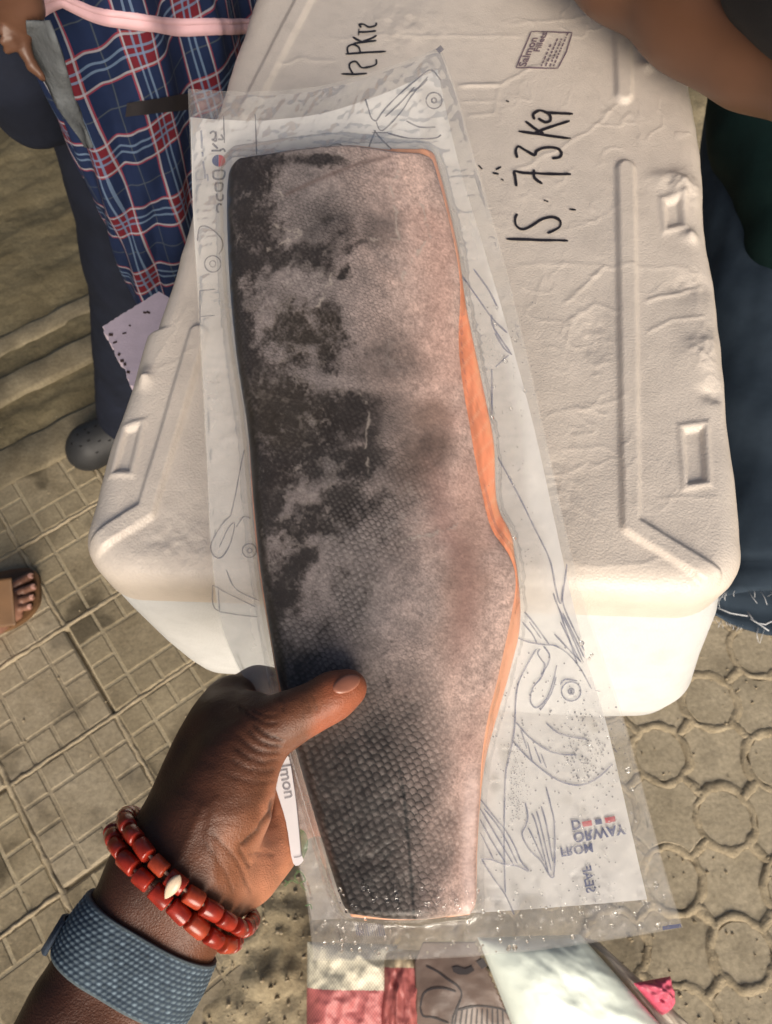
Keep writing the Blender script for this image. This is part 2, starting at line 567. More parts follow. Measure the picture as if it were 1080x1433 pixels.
gapw = 0.0035
round_me = paver_mesh([((R0 - gapw) * math.cos(2 * math.pi * k / 28), (R0 - gapw) * math.sin(2 * math.pi * k / 28)) for k in range(28)])
star = []
for q in range(4):                                     # four concave arcs, each round the centre of a neighbouring circle
    a0 = q * math.pi / 2
    cxn, cyn = PITCH * math.cos(a0), PITCH * math.sin(a0)
    for k in range(9):
        th = a0 + math.pi + math.radians(40) - k * math.radians(80) / 8
        star.append((cxn + (R0 + gapw) * math.cos(th), cyn + (R0 + gapw) * math.sin(th)))
star_me = paver_mesh(star)
pang = math.atan2(pa[1], pa[0])
pav_xy = []
for i in range(-8, 9):
    for j in range(-12, 9):
        P = PO + pa * PITCH * i + pb * PITCH * j
        x, y = proj(P)
        if x < 455 + 0.10 * (1433 - y) or x > 1330 or y < 760 or y > 1560: continue
        pav_xy.append((i, j, P))
        o = bpy.data.objects.new("paver", round_me if (i + j) % 2 == 0 else star_me)
        COL.objects.link(o); o.parent = ground
        o.location = (P[0], P[1], random.uniform(-0.002, 0.001))
        o.rotation_euler = (random.uniform(-1, 1) * 0.018, random.uniform(-1, 1) * 0.018, pang + (random.choice((0, 1, 2, 3)) * math.pi / 2) + random.uniform(-.02, .02))

# --- sand squeezed up in the joints of the round pavers: crumbling ridges
sb = MB()
def ridge(pts, w, h, seed):
    V = []
    for k, p in enumerate(pts):
        t = pts[min(k + 1, len(pts) - 1)] - pts[max(k - 1, 0)]; t = t / (np.linalg.norm(t) + 1e-9)
        nn = np.array([-t[1], t[0], 0])
        a = noise2(p[0] * 60 + seed, p[1] * 60, 2); b = .5 * noise2(p[0] * 160, p[1] * 160 + seed, 5) + .5 * noise2(p[0] * 70, p[1] * 70 - seed, 6)
        ww = w * (0.55 + 0.9 * a); hh = h * max(0.0, -0.42 + 1.8 * b)
        hh = hh * float(.15 + .85 * smooth(.28, .42, noise2(p[0] * 23 + 5, p[1] * 23 + seed * .37, 31)))
        off = nn * w * 0.75 * (noise2(p[0] * 110, p[1] * 110, 9) - 0.5)
        for s, z in ((-1.3, -0.008), (-0.55, hh * 0.75), (0.0, hh), (0.6, hh * 0.6), (1.3, -0.008)):
            V.append(p + off + nn * ww * s + np.array([0, 0, z]))
    F = [(5 * k + q, 5 * k + q + 1, 5 * k + q + 6, 5 * k + q + 5) for k in range(len(pts) - 1) for q in range(4)]
    sb.add(V, F)
for i, j, P in pav_xy:
    if (i + j) % 2 == 0:
        ridge([P + R0 * (math.cos(a) * pa + math.sin(a) * pb) for a in np.linspace(0, 2 * math.pi, 61)], 0.0092, 0.0022, i * 3.1 + j)
    else:
        for sa in (1, -1):
            for sb_ in (1, -1):
                A = P + PITCH * 0.5 * (sa * pa + sb_ * pb)
                dirv = (sa * pa - sb_ * pb) / math.sqrt(2)
                if sa * sb_ < 0 or True:
                    ridge([A + dirv * PITCH * t for t in np.linspace(-0.2, 0.2, 13)], 0.0085, 0.0022, i + j * 2.7)
joint_sand = sb.build("joint_sand", M_sand, ground, True); joint_sand['kind'] = "stuff"

# --- sand lying in the main joints of the slabs
sb = MB()
for k in range(-9, 4):
    for (o_, d_) in ((SO + sv * SP * k, su), (SO + su * SP * k, sv)):
        for s0 in np.arange(-1.6, 1.4, 0.2):
            if d_ is su and random.random() < 0.12: continue
            if d_ is sv and random.random() < 0.18: continue
            mid = o_ + d_ * (s0 + 0.1); x, y = proj(mid)
            vv = (mid - SO) @ sv
            if mid[1] < -0.4 or x < -150 or y < 560 or y > 1600 or vv > 0.62: continue
            if x > np.interp(y, [800, 1000, 1200, 1300, 1500], [520, 420, 350, 330, 300]): continue
            ridge([o_ + d_ * t for t in np.arange(s0, s0 + 0.2001, 0.008)], 0.0050, 0.0030, k * 1.7 + s0)
slab_sand = sb.build("joint_sand", M_sand, ground, True); slab_sand['kind'] = "stuff"

# --- two low concrete edgings beyond the slabs
def edging(px0, px1, w, z):
    A, B = on(*px0), on(*px1)
    d = (B - A) / np.linalg.norm(B - A); n = np.array([-d[1], d[0], 0]); L_ = np.linalg.norm(B - A)
    prof = [(0, -0.03), (0.004, z - 0.004), (0.012, z), (w - 0.012, z + 0.001), (w - 0.004, z - 0.003), (w, -0.03)]
    V = []; ts = np.arange(-0.7, L_ + 0.9, 0.012)
    for t in ts:
        p = A + d * t
        for q, (a, zz) in enumerate(prof):
            V.append(p + n * (a + 0.005 * (noise2(t * 30, q + 3, 4) - .5)) + np.array([0, 0, zz + 0.006 * (noise2(t * 22, q * 1.7, 7) - .5)]))
    k = len(prof)
    F = [(i * k + j, i * k + j + 1, (i + 1) * k + j + 1, (i + 1) * k + j) for i in range(len(ts) - 1) for j in range(k - 1)]
    return mesh_obj("edging", V, F, M_kerb, ground)
edging((0, 505), (130, 440), 0.06, 0.010)
edging((0, 575), (150, 500), 0.075, 0.016)
edging((0, 690), (150, 612), 0.10, 0.006)

# --- pebbles and crumbs on the heaped sand and along the joints
pb_ = MB()
ico = bmesh.new(); bmesh.ops.create_icosphere(ico, subdivisions=1, radius=1.0)
icoV = np.array([v.co[:] for v in ico.verts]); icoF = [tuple(v.index for v in f.verts) for f in ico.faces]; ico.free()
for k in range(900):
    if k < 520:
        x, y = rng.normal(375, 42), rng.uniform(1180, 1520)
    elif k < 720:
        x, y = rng.uniform(870, 1120), rng.uniform(900, 1480)
    else:
        x, y = rng.uniform(-60, 330), rng.uniform(560, 1450)
    P = on(x, y); s = (abs(rng.normal(0.0018, 0.0014)) + 0.0008) * (.7 if k < 520 else .62)
    if k < 520 and rng.random() < 0.05: s *= 3.0
    if k < 520 and k % 2: continue
    z = max(float(soil_height(P[0], P[1])), -0.001 if k >= 520 else -0.03)
    pb_.add(icoV * s * rng.uniform(0.6, 1.2, (1, 3)) * rng.uniform(0.85, 1.15, (len(icoV), 1)) + P + [0, 0, z + s * 0.3], icoF)
pebbles = pb_.build("pebbles", M_sand, None, False)
tag(pebbles, "loose sand crumbs and grit scattered over the paving", "grit", None, "stuff")
# ------------------------------------------------------------------ foam box with its lid
ZL = 0.93; ZB = 0.712
def foam_mat(name, col, beads=700, bstr=0.25, rough=0.55):
    m, nt, bs, L = nmat(name)
    n = noise_node(nt, 9, 5, 0.6)
    r = ramp(nt, n.outputs['Fac'], [(0.3, [c * 0.90 for c in col]), (0.7, col)])
    n2 = noise_node(nt, 60, 3, 0.6)
    r2 = ramp(nt, n2.outputs['Fac'], [(0.25, 0.90), (0.55, 1.0)])
    L.new(mixc(nt, 1.0, r.outputs[0], r2.outputs[0], 'MULTIPLY'), bs.inputs['Base Color'])
    bs.inputs['Roughness'].default_value = rough
    bs.inputs['Specular IOR Level'].default_value = 0.35
    tc = nt.nodes.new('ShaderNodeTexCoord')
    v = nt.nodes.new('ShaderNodeTexVoronoi'); v.inputs['Scale'].default_value = beads; v.feature = 'SMOOTH_F1'
    L.new(tc.outputs['Object'], v.inputs['Vector'])
    inv = nt.nodes.new('ShaderNodeMath'); inv.operation = 'SUBTRACT'; inv.inputs[0].default_value = 1.0
    L.new(v.outputs['Distance'], inv.inputs[1])
    b1 = bump(nt, None, inv.outputs[0], bstr, 0.0008)
    n3 = noise_node(nt, 150, 6, 0.65)
    bump(nt, bs, n3.outputs['Fac'], 0.18, 0.0010, b1)
    return m
M_foam = foam_mat("white_foam", (0.68, 0.695, 0.70))
M_lid = foam_mat("film_wrapped_foam_warm_shade", (0.745, 0.672, 0.60), 760, 0.30, 0.32)  # beige base stands in for warm, dim light on the white foam
M_marker = simple("black_marker", (0.022, 0.02, 0.026), 0.5)
M_stamp = simple("stamp_ink", (0.17, 0.12, 0.155), 0.7)

NL, NR = on(90, 802, ZL), on(1058, 834, ZL)
Ldir = np.array([0.1075, 0.9942, 0.0])
LEN = 0.64
def lid_xy(a, b):
    """a: 0..1 across, b: 0..LEN along"""
    return NL + (NR - NL) * np.asarray(a)[..., None] + Ldir * np.asarray(b)[..., None]

ribs = [([(875, 238), (882, 735), (1000, 806)], 12.0, 0.0034), ([(868, -60), (873, 132)], 11.0, 0.0034),
        ([(278, 470), (205, 715), (128, 762)], 12.0, 0.0036), ([(455, -60), (425, 0), (345, 158)], 10.0, 0.0030)]
pockets = [((958, 602), (984, 598), (986, 672), (963, 676), 0.0026), ((174, 598), (193, 596), (180, 658), (160, 657), 0.0026), ((932, 284), (950, 280), (953, 312), (935, 316), 0.0024)]
wr_lines = [([(450, 55), (600, 52), (742, 50)], .0006), ([(650, 300), (740, 335), (850, 300), (870, 285)], .0004), ([(760, 583), (820, 570), (880, 553)], .0007),
            ([(715, 372), (790, 370), (845, 372), (985, 376)], .0005), ([(785, 425), (815, 405), (850, 370)], .0012), ([(790, 495), (800, 450), (835, 425), (870, 440)], .0009),
            ([(640, 122), (700, 118), (745, 95), (790, 80)], .0010), ([(700, 250), (780, 210), (840, 170), (868, 140)], .0009), ([(805, 792), (870, 792), (940, 780)], .0006),
            ([(640, 122), (698, 118)], .0012), ([(642, 143), (696, 140)], .0006), ([(652, 166), (692, 160), (698, 120)], .0008), ([(900, 425), (950, 410), (985, 395)], .0016), ([(905, 470), (940, 450), (990, 440)], .0012),
            ([(385, 92), (420, 84), (470, 85)], .0008), ([(200, 540), (240, 470), (262, 420)], .0005), ([(215, 520), (250, 505), (280, 490)], .0005), ([(915, 700), (960, 697), (1010, 695)], .0005), ([(780, 628), (850, 626), (870, 640)], .0005),
            ([(800, 700), (812, 712), (832, 725), (836, 730)], .0006), ([(880, 10), (800, 28), (700, 34)], .0006)]
dents = [(975, 268, 42, 26, .0030), (955, 262, 22, 16, .0030), (985, 492, 30, 26, .0040), (1000, 548, 24, 14, -.004), (975, 400, 40, 20, -.0025), (935, 250, 30, 12, .0025), (968, 330, 14, 10, .0035),
         (905, 92, 12, 9, .0030), (200, 528, 14, 14, .0060), (560, 40, 80, 40, .002), (760, 680, 80, 60, -.0015), (250, 760, 90, 60, -.002), (830, 470, 30, 40, -.0018)]

def lid_relief(x, y):
    h = 0.0020 * (fbm2(x * 0.010, y * 0.010, 2, 31) - 0.5) + 0.0006 * (fbm2(x * 0.05, y * 0.022, 3, 12) - 0.5)
    for pts, w, hh in ribs:
        d, _ = seg_dist(x, y, pts)
        h = h + hh * smooth(w + 4.5, w - 3.5, d)
    for p in pockets:
        q = list(p[:4]); ins = np.ones_like(x, bool); dm = np.full(x.shape, 1e9)
        for k in range(4):
            (ax, ay), (bx, by) = q[k], q[(k + 1) % 4]
            s = ((bx - ax) * (y - ay) - (by - ay) * (x - ax)) / math.hypot(bx - ax, by - ay)
            dm = np.minimum(dm, s)
        h = h - p[4] * smooth(-2.5, 3.5, dm) + 0.0012 * np.exp(-((dm + 6) / 4) ** 2)
    for pts, hh in wr_lines:
        wob = 5 * (noise2(x * .05, y * .05, 77) - .5)
        d, t = seg_dist(x + wob, y + wob, pts)
        h = h + 0.5 * hh * np.exp(-(d / 2.6) ** 2) * smooth(0, .1, t) * smooth(1, .9, t)
    for cx_, cy_, a, b, hh in dents:
        r2 = ((x - cx_) / a) ** 2 + ((y - cy_) / b) ** 2
        h = h + hh * np.exp(-r2 * 1.4) * (0.6 + 0.9 * (fbm2(x * .09, y * .09, 3, 3) - 0.2))
    crease = np.abs(fbm2(x * .022, y * .03, 3, 90) - .5)
    h = h + 0.0004 * np.exp(-(crease / 0.02) ** 2) * smooth(640, 760, x) * smooth(.45, .62, fbm2(x * .012, y * .012, 2, 14))
    return h

def rounded(a, b, A, B, r):
    """squeeze a rectangle's grid (0..A, 0..B) so that its corners are rounded with radius r"""
    a = np.array(a, float); b = np.array(b, float)
    x, y = a - A / 2, b - B / 2
    hx, hy = A / 2 - r, B / 2 - r
    dx, dy = np.abs(x) - hx, np.abs(y) - hy
    m = (dx > 0) & (dy > 0)
    mx = np.maximum(dx, dy); L2 = np.hypot(dx, dy) + 1e-9
    s = np.where(m, mx / L2, 1.0)
    x = np.where(m, np.sign(x) * (hx + dx * s), x); y = np.where(m, np.sign(y) * (hy + dy * s), y)
    return x + A / 2, y + B / 2

WID = float(np.linalg.norm(NR - NL))
na, nb = 330, 470
ea = lambda n: 0.5 - 0.5 * np.cos(np.linspace(0, np.pi, n))
la = np.linspace(0, 1, na) * 0.75 + ea(na) * 0.25
lb = np.linspace(0, 1, nb) * 0.75 + ea(nb) * 0.25
A, B = np.meshgrid(la * WID, lb * LEN)
EDGE = np.minimum(np.minimum(A, WID - A), np.minimum(B, LEN - B))
A2, B2 = rounded(A, B, WID, LEN, 0.036)
# broken bite on the left edge
A2 = A2 + 0.006 * smooth(0.03, 0.0, A) * smooth(0.188, 0.192, B) * smooth(0.40, 0.30, B)
A2 = A2 + (0.0035 * (fbm2(B * 20, B * 0 + 1, 3, 6) - .5)) * smooth(0.05, 0, A) - (0.006 * (fbm2(B * 16, B * 0 + 4, 3, 9) - .5)) * smooth(0.05, 0, WID - A)
P = lid_xy(A2 / WID, B2)
x, y = proj(P + [0, 0, ZL - ZL])
Rr = 0.020
e = np.clip(1 - EDGE / Rr, 0, 1)
drop = Rr * (1 - np.sqrt(1 - e * e))
drop = drop * (0.62 + .38 * smooth(.10, .03, B))
P[..., 2] = ZL + lid_relief(x, y) * smooth(0.0, 0.012, EDGE) - drop
V = P.reshape(-1, 3); F = grid_faces(na, nb)
# skirt
loop = [k for k in range(na)] + [j * na + na - 1 for j in range(1, nb)] + [(nb - 1) * na + k for k in range(na - 2, -1, -1)] + [j * na for j in range(nb - 2, 0, -1)]
LIDT = 0.043
rings = [np.array(loop)]
Vx = [V]; nV = len(V); base = V[loop]
for z in (0.62, 0.3, 0.0):
    r = base.copy(); r[:, 2] = (ZL - LIDT) + z * (base[:, 2] - ZL + LIDT)
    Vx.append(r); rings.append(np.arange(nV, nV + len(r))); nV += len(r)
F = [F]
for a, b in zip(rings, rings[1:]):
    F.append(np.stack([a, b, np.roll(b, -1), np.roll(a, -1)], -1))
foam_box = thing("foam_box", (*lid_xy(np.array(.5), np.array(LEN / 2))[:2], ZB), "big white foam fish box with black handwriting 15.73KG on its lid", "box")
V = np.concatenate(Vx); F = np.concatenate(F)
lid = mesh_obj("lid", V, F, M_lid, foam_box)
tag(lid, "film wrapped white lid with raised ribs, toned beige for warm dim light")

# tub
outline = base.copy()
cen = outline.mean(0)
def tub_ring(z, grow, front):
    r = outline.copy(); c = r - cen
    d = c / (np.linalg.norm(c[:, :2], axis=1, keepdims=True) + 1e-9)
    r = r + d * grow
    b = (r - NL) @ Ldir
    acr = smooth(-.16, .12, (r - cen)[:, 0])
    r = r - Ldir * (front * (.15 + .85 * acr) * smooth(0.10, 0.0, b))[:, None]
    r = r + np.array([1, 0, 0]) * (front * .75 * smooth(.05, -.12, (r - cen)[:, 0]))[:, None]
    r = r + np.array([1, 0, 0]) * front * 1.1 * (smooth(0.16, 0.0, b) * smooth(0.06, 0.20, (r - cen)[:, 0]))[:, None]
    r[:, 2] = z
    return r
zs = [(ZL - LIDT + 0.001, -0.0025, 0), (ZL - LIDT - 0.002, -0.0008, 0), (ZL - LIDT - 0.03, 0.002, 0.008), (0.80, 0.004, 0.020), (0.76, 0.005, 0.030), (0.735, 0.003, 0.032), (0.722, -0.004, 0.028), (0.714, -0.018, 0.016), (ZB, -0.036, 0.004)]
V, F, k = [], [], len(outline)
for q in zs: V.append(tub_ring(*q))
V = np.concatenate(V)
V[:, :2] += 0.0012 * (np.stack([noise3(V[:, 0] * 40, V[:, 1] * 40, V[:, 2] * 40, 1), noise3(V[:, 0] * 40, V[:, 1] * 40, V[:, 2] * 40, 2)], -1) - .5)
for q in range(len(zs) - 1):
    a = np.arange(q * k, (q + 1) * k); b = a + k
    F.append(np.stack([a, b, np.roll(b, -1), np.roll(a, -1)], -1))
F = [tuple(f) for f in np.concatenate(F)] + [tuple(range((len(zs) - 1) * k, len(zs) * k))]
tub = mesh_obj("tub", V, F, M_foam, foam_box)

# what is written on the lid
onlid_h = 0.0010
def onlid(px, py):
    P = on(px, py, ZL); x, y = proj(P)
    P[..., 2] += lid_relief(np.asarray(px, float), np.asarray(py, float)) + onlid_h
    return P
def strokes(name, rows, w, m, parent, place, org=(0, 0), sc=1.0, n=4):
    b = MB()
    for r in rows:
        pts = curve([(org[0] + p[0] / sc, org[1] + p[1] / sc) for p in r], n)
        pts = [np.asarray(p) for p in pts]
        dense = []
        for p, q in zip(pts, pts[1:]):
            kk = max(1, int(np.linalg.norm(q - p) / 4))
            dense += [p + (q - p) * t / kk for t in range(kk)]
        dense.append(pts[-1])
        ww = [w * (0.75 + 0.5 * noise2(k * .35, len(r) * 3.3, 5)) * (0.6 if k in (0, len(dense) - 1) else 1) for k in range(len(dense))]
        b.ribbon(dense, ww, place)
    return b.build(name, m, parent)
kg = [[(207, 788), (300, 791), (410, 793)],
      [(243, 706), (236, 722), (240, 745), (262, 757), (290, 745), (325, 722), (360, 715), (384, 728), (380, 750), (342, 769)],
      [(330, 660), (345, 664)],
      [(240, 617), (236, 585), (234, 568), (262, 572), (340, 573), (420, 573)], [(326, 606), (300, 588), (298, 560)],
      [(243, 524), (238, 502), (246, 486), (270, 498), (300, 513), (306, 500), (330, 489), (368, 488), (388, 502), (382, 518), (358, 522)],
      [(247, 436), (330, 446), (420, 456)], [(270, 402), (300, 425), (330, 442)], [(300, 440), (350, 420), (416, 398)],
      [(300, 396), (296, 378), (318, 366), (348, 378), (352, 398), (334, 404), (312, 392)], [(330, 372), (370, 374), (426, 376)],
      [(116, 548), (128, 560)], [(162, 572), (182, 576)], [(172, 562), (190, 553)], [(190, 592), (198, 597)], [(415, 688), (436, 690)], [(206, 336), (216, 339)]]
strokes("handwriting", kg, 3.7, M_marker, foam_box, onlid, (620, 0), 2.348)
pk_rows = [[(75, 286), (125, 287), (172, 285)], [(118, 284), (106, 262), (108, 246), (130, 240), (150, 262), (172, 262), (205, 252), (206, 232)],
           [(90, 211), (160, 207), (243, 203)], [(100, 209), (98, 186), (118, 176), (140, 186), (146, 206)], [(120, 172), (160, 168), (207, 164)], [(118, 148), (140, 160), (156, 168)], [(152, 166), (180, 158), (208, 146)],
           [(140, 128), (170, 130), (206, 128)], [(140, 142), (141, 116)], [(150, 112), (142, 98), (160, 100), (180, 112), (204, 108), (206, 96)]]
strokes("handwriting", pk_rows, 2.7, M_marker, foam_box, onlid, (450, 0), 2.7)

def text_mesh(name, s, org, ux, uy, size, m, parent, place, bold=0.0, spread=1.0):
    """flat lettering: font units laid along pixel vectors ux, uy and placed on a surface"""
    cu = bpy.data.curves.new(name, 'FONT'); cu.body = s; cu.size = 1.0; cu.offset = bold; cu.space_character = spread; cu.resolution_u = 3
    ob = bpy.data.objects.new(name, cu); COL.objects.link(ob)
    dg = bpy.context.evaluated_depsgraph_get()
    me = bpy.data.meshes.new_from_object(ob.evaluated_get(dg))
    V = np.array([v.co[:] for v in me.vertices]); F = [tuple(p.vertices) for p in me.polygons]
    bpy.data.objects.remove(ob); bpy.data.curves.remove(cu); bpy.data.meshes.remove(me)
    ux, uy = np.asarray(ux, float), np.asarray(uy, float)
    X = np.asarray(org, float) + size * (V[:, :1] * ux + V[:, 1:2] * uy)
    return mesh_obj(name, place(X[:, 0], X[:, 1]), F, m, parent, False)
stamp = strokes("stamp_frame", [[(722, 96), (733, 70), (743, 46)], [(743, 46), (800, 48)], [(800, 48), (792, 75), (780, 98)], [(780, 98), (722, 96)]], 1.7, M_stamp, foam_box, onlid, n=1)
sx, sy = np.array([.40, -.92]), np.array([-.98, -.10])
text_mesh("stamp_lettering", "Salmon", (735, 95), sx, sy, 15, M_stamp, foam_box, onlid, 0.02)
text_mesh("stamp_lettering", "Fillets", (754, 75), sx, sy, 12.5, M_stamp, foam_box, onlid, 0.02)
b = MB()
for k, (ox, oy, l) in enumerate(((757, 95, 34), (763, 95, 44), (769, 95, 40), (774, 95, 50))):
    t = 0
    while t < l:
        q = random.uniform(2, 6); p0 = np.array([ox, oy]) + sx * t; b.ribbon([p0, p0 + sx * q], 1.9, onlid); t += q + random.uniform(1, 2.4)
b.build("stamp_lettering", M_stamp, foam_box)

# lilac foam board trapped under the box, ragged on its left
M_lilac = simple("lilac_foam", (0.50, 0.43, 0.52), 0.8, 0.06, 60, 300, 0.4)
zb1 = ZB - 0.002; zb0 = ZB - 0.014
q = [(143, 457), (222, 408), (330, 470), (300, 600), (188, 549)]
out = []
for k in range(5):
    a, c_ = np.array(q[k], float), np.array(q[(k + 1) % 5], float)
    n_ = 26 if k in (4, 0) else 6
    for t in range(n_):
        p = a + (c_ - a) * t / n_
        if k == 4: p = p + np.array([-.8, .55]) * (random.uniform(-3.5, 2.5))
        if k == 0: p = p + np.array([0, 1]) * random.uniform(-.8, .8)
        out.append(p)
out = np.array(out)
T0, T1 = on(out[:, 0], out[:, 1], zb1), on(out[:, 0], out[:, 1], zb1); T0[:, 2] = zb0
n_ = len(out)
board = mesh_obj("foam_board", np.concatenate([T1, T0]), [tuple(range(n_))[::-1], tuple(range(n_, 2 * n_))] + [(k, (k + 1) % n_, n_ + (k + 1) % n_, n_ + k) for k in range(n_)], M_lilac, None, False)
tag(board, "thin lilac foam board with a ragged dirty edge sticking out under the box", "board")
b = MB()
for (x, y) in [(158, 480), (165, 495), (168, 505), (173, 510), (177, 520), (152, 468), (205, 436), (200, 437), (180, 455), (171, 467)]:
    b.ribbon([np.array([x, y]), np.array([x + random.uniform(2, 6), y + random.uniform(-2, 3)])], random.uniform(2, 4.5), lambda X, Y: on(X, Y, zb1 + .0006))
b.build("dirt_spot", simple("dirt", (0.05, 0.03, 0.03), .9), board)

# the low stool that carries the box, out of sight below it
M_wood = simple("raw_wood", (0.22, 0.14, 0.08), .7, .2, 30, 80, .3)
st = thing("wooden_stool", (*cen[:2], 0), "low plain wooden stool standing under the white foam box", "stool")
def boxobj(name, c, s, m, parent):
    bm = bmesh.new(); bmesh.ops.create_cube(bm, size=1.0)
    for v in bm.verts: v.co = Vector((c[0] + v.co.x * s[0], c[1] + v.co.y * s[1], c[2] + v.co.z * s[2]))
    bmesh.ops.bevel(bm, geom=bm.edges[:], offset=0.003, segments=1, affect='EDGES')
    return bm_obj(name, bm, m, parent)
boxobj("seat", (cen[0], cen[1] + .03, zb0 - .0155), (.22, .40, .03), M_wood, st)
for a in (-1, 1):
    for c_ in (-1, 1):
        boxobj("leg", (cen[0] + a * .085, cen[1] + .03 + c_ * .16, (zb0 - .031) / 2), (.035, .035, zb0 - .031), M_wood, st)
# ------------------------------------------------------------------ the vacuum pack: a sloping plane held in the hand
Q0, Q1, Q2 = at(697, 1322, 0.350), at(441, 93, 0.500), at(697 + 196, 1322 - 41, 0.350)
PN = np.cross(Q1 - Q0, Q2 - Q0); PN /= np.linalg.norm(PN)
if PN @ (CAMP - Q0) < 0: PN = -PN
def pk(px, py, h=0.0):
    r = ray(px, py)
    t = ((Q0 + PN * 0.0 - CAMP) @ PN + np.asarray(h, float)) / (r @ PN)
    return CAMP + t[..., None] * r

def side(pts, v):
    p = np.array(pts, float)
    s = np.concatenate([[0], np.cumsum(np.hypot(*np.diff(p, axis=0).T))]); s /= s[-1]
    return np.interp(v, s, p[:, 0]), np.interp(v, s, p[:, 1])
def smooth_side(pts, v):
    c = np.array(curve(pts, 6)); return side(c, v)

SK_L = [(332, 229), (321, 234), (316, 250), (315, 300), (319, 400), (329, 500), (344, 600), (352, 700), (362, 800), (378, 900), (396, 990), (420, 1080), (440, 1150), (462, 1222), (478, 1268), (488, 1280)]
SK_R = [(590, 209), (602, 211), (609, 222), (626, 285), (640, 350), (645, 400), (644, 470), (650, 530), (665, 620), (680, 700), (692, 738), (716, 775), (724, 812), (716, 870), (701, 940), (686, 1000), (676, 1060), (672, 1130), (668, 1200), (668, 1262), (660, 1284)]
FL_L = [(340, 240), (330, 246), (325, 258), (323, 300), (327, 400), (334, 500), (345, 600), (351, 700), (361, 800), (377, 900), (394, 990), (422, 1080), (444, 1150), (466, 1222), (480, 1264), (490, 1284)]
FL_R = [(594, 206), (605, 208), (611, 220), (628, 285), (642, 350), (652, 420), (664, 480), (681, 560), (692, 620), (696, 700), (716, 745), (721, 775), (728, 825), (728, 880), (714, 940), (697, 1000), (681, 1060), (672, 1130), (668, 1200), (667, 1262), (658, 1282)]

def skin_uv(nu, nv, Lp, Rp):
    v = np.linspace(0, 1, nv); u = np.linspace(0, 1, nu)
    lx, ly = smooth_side(Lp, v); rx, ry = smooth_side(Rp, v)
    U, Vv = np.meshgrid(u, v)
    X = lx[:, None] * (1 - U) + rx[:, None] * U; Y = ly[:, None] * (1 - U) + ry[:, None] * U
    # the cut ends are not straight: bow them a little
    Y = Y + (-9 * np.sin(np.pi * U) * smooth(.04, 0, Vv)) * (U - .35) + 5 * np.sin(np.pi * U) * smooth(.97, 1, Vv)
    return U, Vv, X, Y
def body_h(U, V, thick=1.0):
    T = 0.0165 + 0.004 * np.sin(np.pi * np.clip(U * 1.25, 0, 1)) - 0.0085 * smooth(0.55, 1.0, U)
    T = T * (0.82 + 0.18 * smooth(1.0, 0.75, V))
    eu = np.minimum(U / 0.085, 1); er = np.minimum((1 - U) / 0.07, 1)
    ev = np.minimum(np.minimum(V / 0.014, (1 - V) / 0.016), 1)
    f = lambda t: np.sqrt(np.clip(1 - (1 - t) ** 2, 0, 1))
    return 0.0015 + thick * T * np.minimum(np.minimum(0.30 + 0.70 * f(eu), 0.32 + 0.68 * f(er)), 0.55 + 0.45 * f(ev))

# --- skin of the fillet: colour worked out point by point (pigment, frost, scales, painted gloss)
U, Vv, X, Y = skin_uv(320, 960, SK_L, SK_R)
def scale_cells(X, Y, size):
    """rows of overlapping scales; returns edge darkness 0..1 and a height"""
    ang_ = math.radians(-14)
    a = (X * math.cos(ang_) - Y * math.sin(ang_)) / size; b = (X * math.sin(ang_) + Y * math.cos(ang_)) / (size * 0.62)
    a = a + 1.3 * (fbm2(X * .012, Y * .012, 2, 5) - .5) + .35 * (noise2(X * .07, Y * .07, 15) - .5); b = b + 1.3 * (fbm2(X * .012, Y * .012, 2, 6) - .5) + .35 * (noise2(X * .07, Y * .07, 16) - .5)
    best = np.full(X.shape, 9.0)
    j0 = np.floor(b)
    H = np.zeros_like(X); top = np.full(X.shape, -1e9)
    for dj in (-1, 0, 1, 2):
        j = j0 + dj
        off = 0.5 * np.mod(j, 2)
        i = np.round(a - off)
        dx = a - off - i; dy = (b - j) * 0.62
        r = np.hypot(dx / 0.60, dy / 0.62)
        ins = r < 1
        better = ins & (j > top)
        H = np.where(better, 1 - r, H); top = np.where(better, j, top)
    edge = smooth(0.26, 0.03, H)
    return edge, H
yN = (Y - 205) / 1080
warp = lambda k: (fbm2(X * .021 + 5, Y * .021, 4, k) - .5) * 46
Xw, Yw = X + warp(41), Y + warp(47)
def blob(cx_, cy_, a, b, rot=0.0, soft=.25):
    c, s = math.cos(math.radians(rot)), math.sin(math.radians(rot))
    dx, dy = Xw - cx_, Yw - cy_
    r = np.hypot((dx * c + dy * s) / a, (-dx * s + dy * c) / b)
    return smooth(1 + soft, 1 - soft, r)
dark = np.zeros_like(X)
for bl in [(345, 275, 48, 60, 0), (352, 330, 42, 60, 0), (335, 420, 16, 90, 0), (400, 372, 88, 22, 3), (345, 378, 40, 34, 0), (428, 478, 38, 46, -25), (358, 528, 38, 34, 0), (345, 480, 18, 50, 0), (415, 610, 78, 72, 0), (470, 590, 60, 34, -8),
           (380, 660, 34, 40, 0), (440, 725, 78, 26, -16), (500, 655, 34, 20, -20), (415, 800, 44, 16, -46), (400, 830, 26, 34, 0), (460, 445, 14, 22, 20), (365, 560, 26, 60, 0), (490, 390, 14, 20, -20), (505, 352, 26, 7, -18), (468, 505, 26, 32, 0),
           (375, 700, 16, 60, 0), (378, 880, 16, 60, 10), (452, 250, 36, 9, 4), (365, 252, 40, 26, 0)]:
    dark = np.maximum(dark, blob(*bl, soft=.62))
dark2 = np.zeros_like(X)          # softer, half dark regions
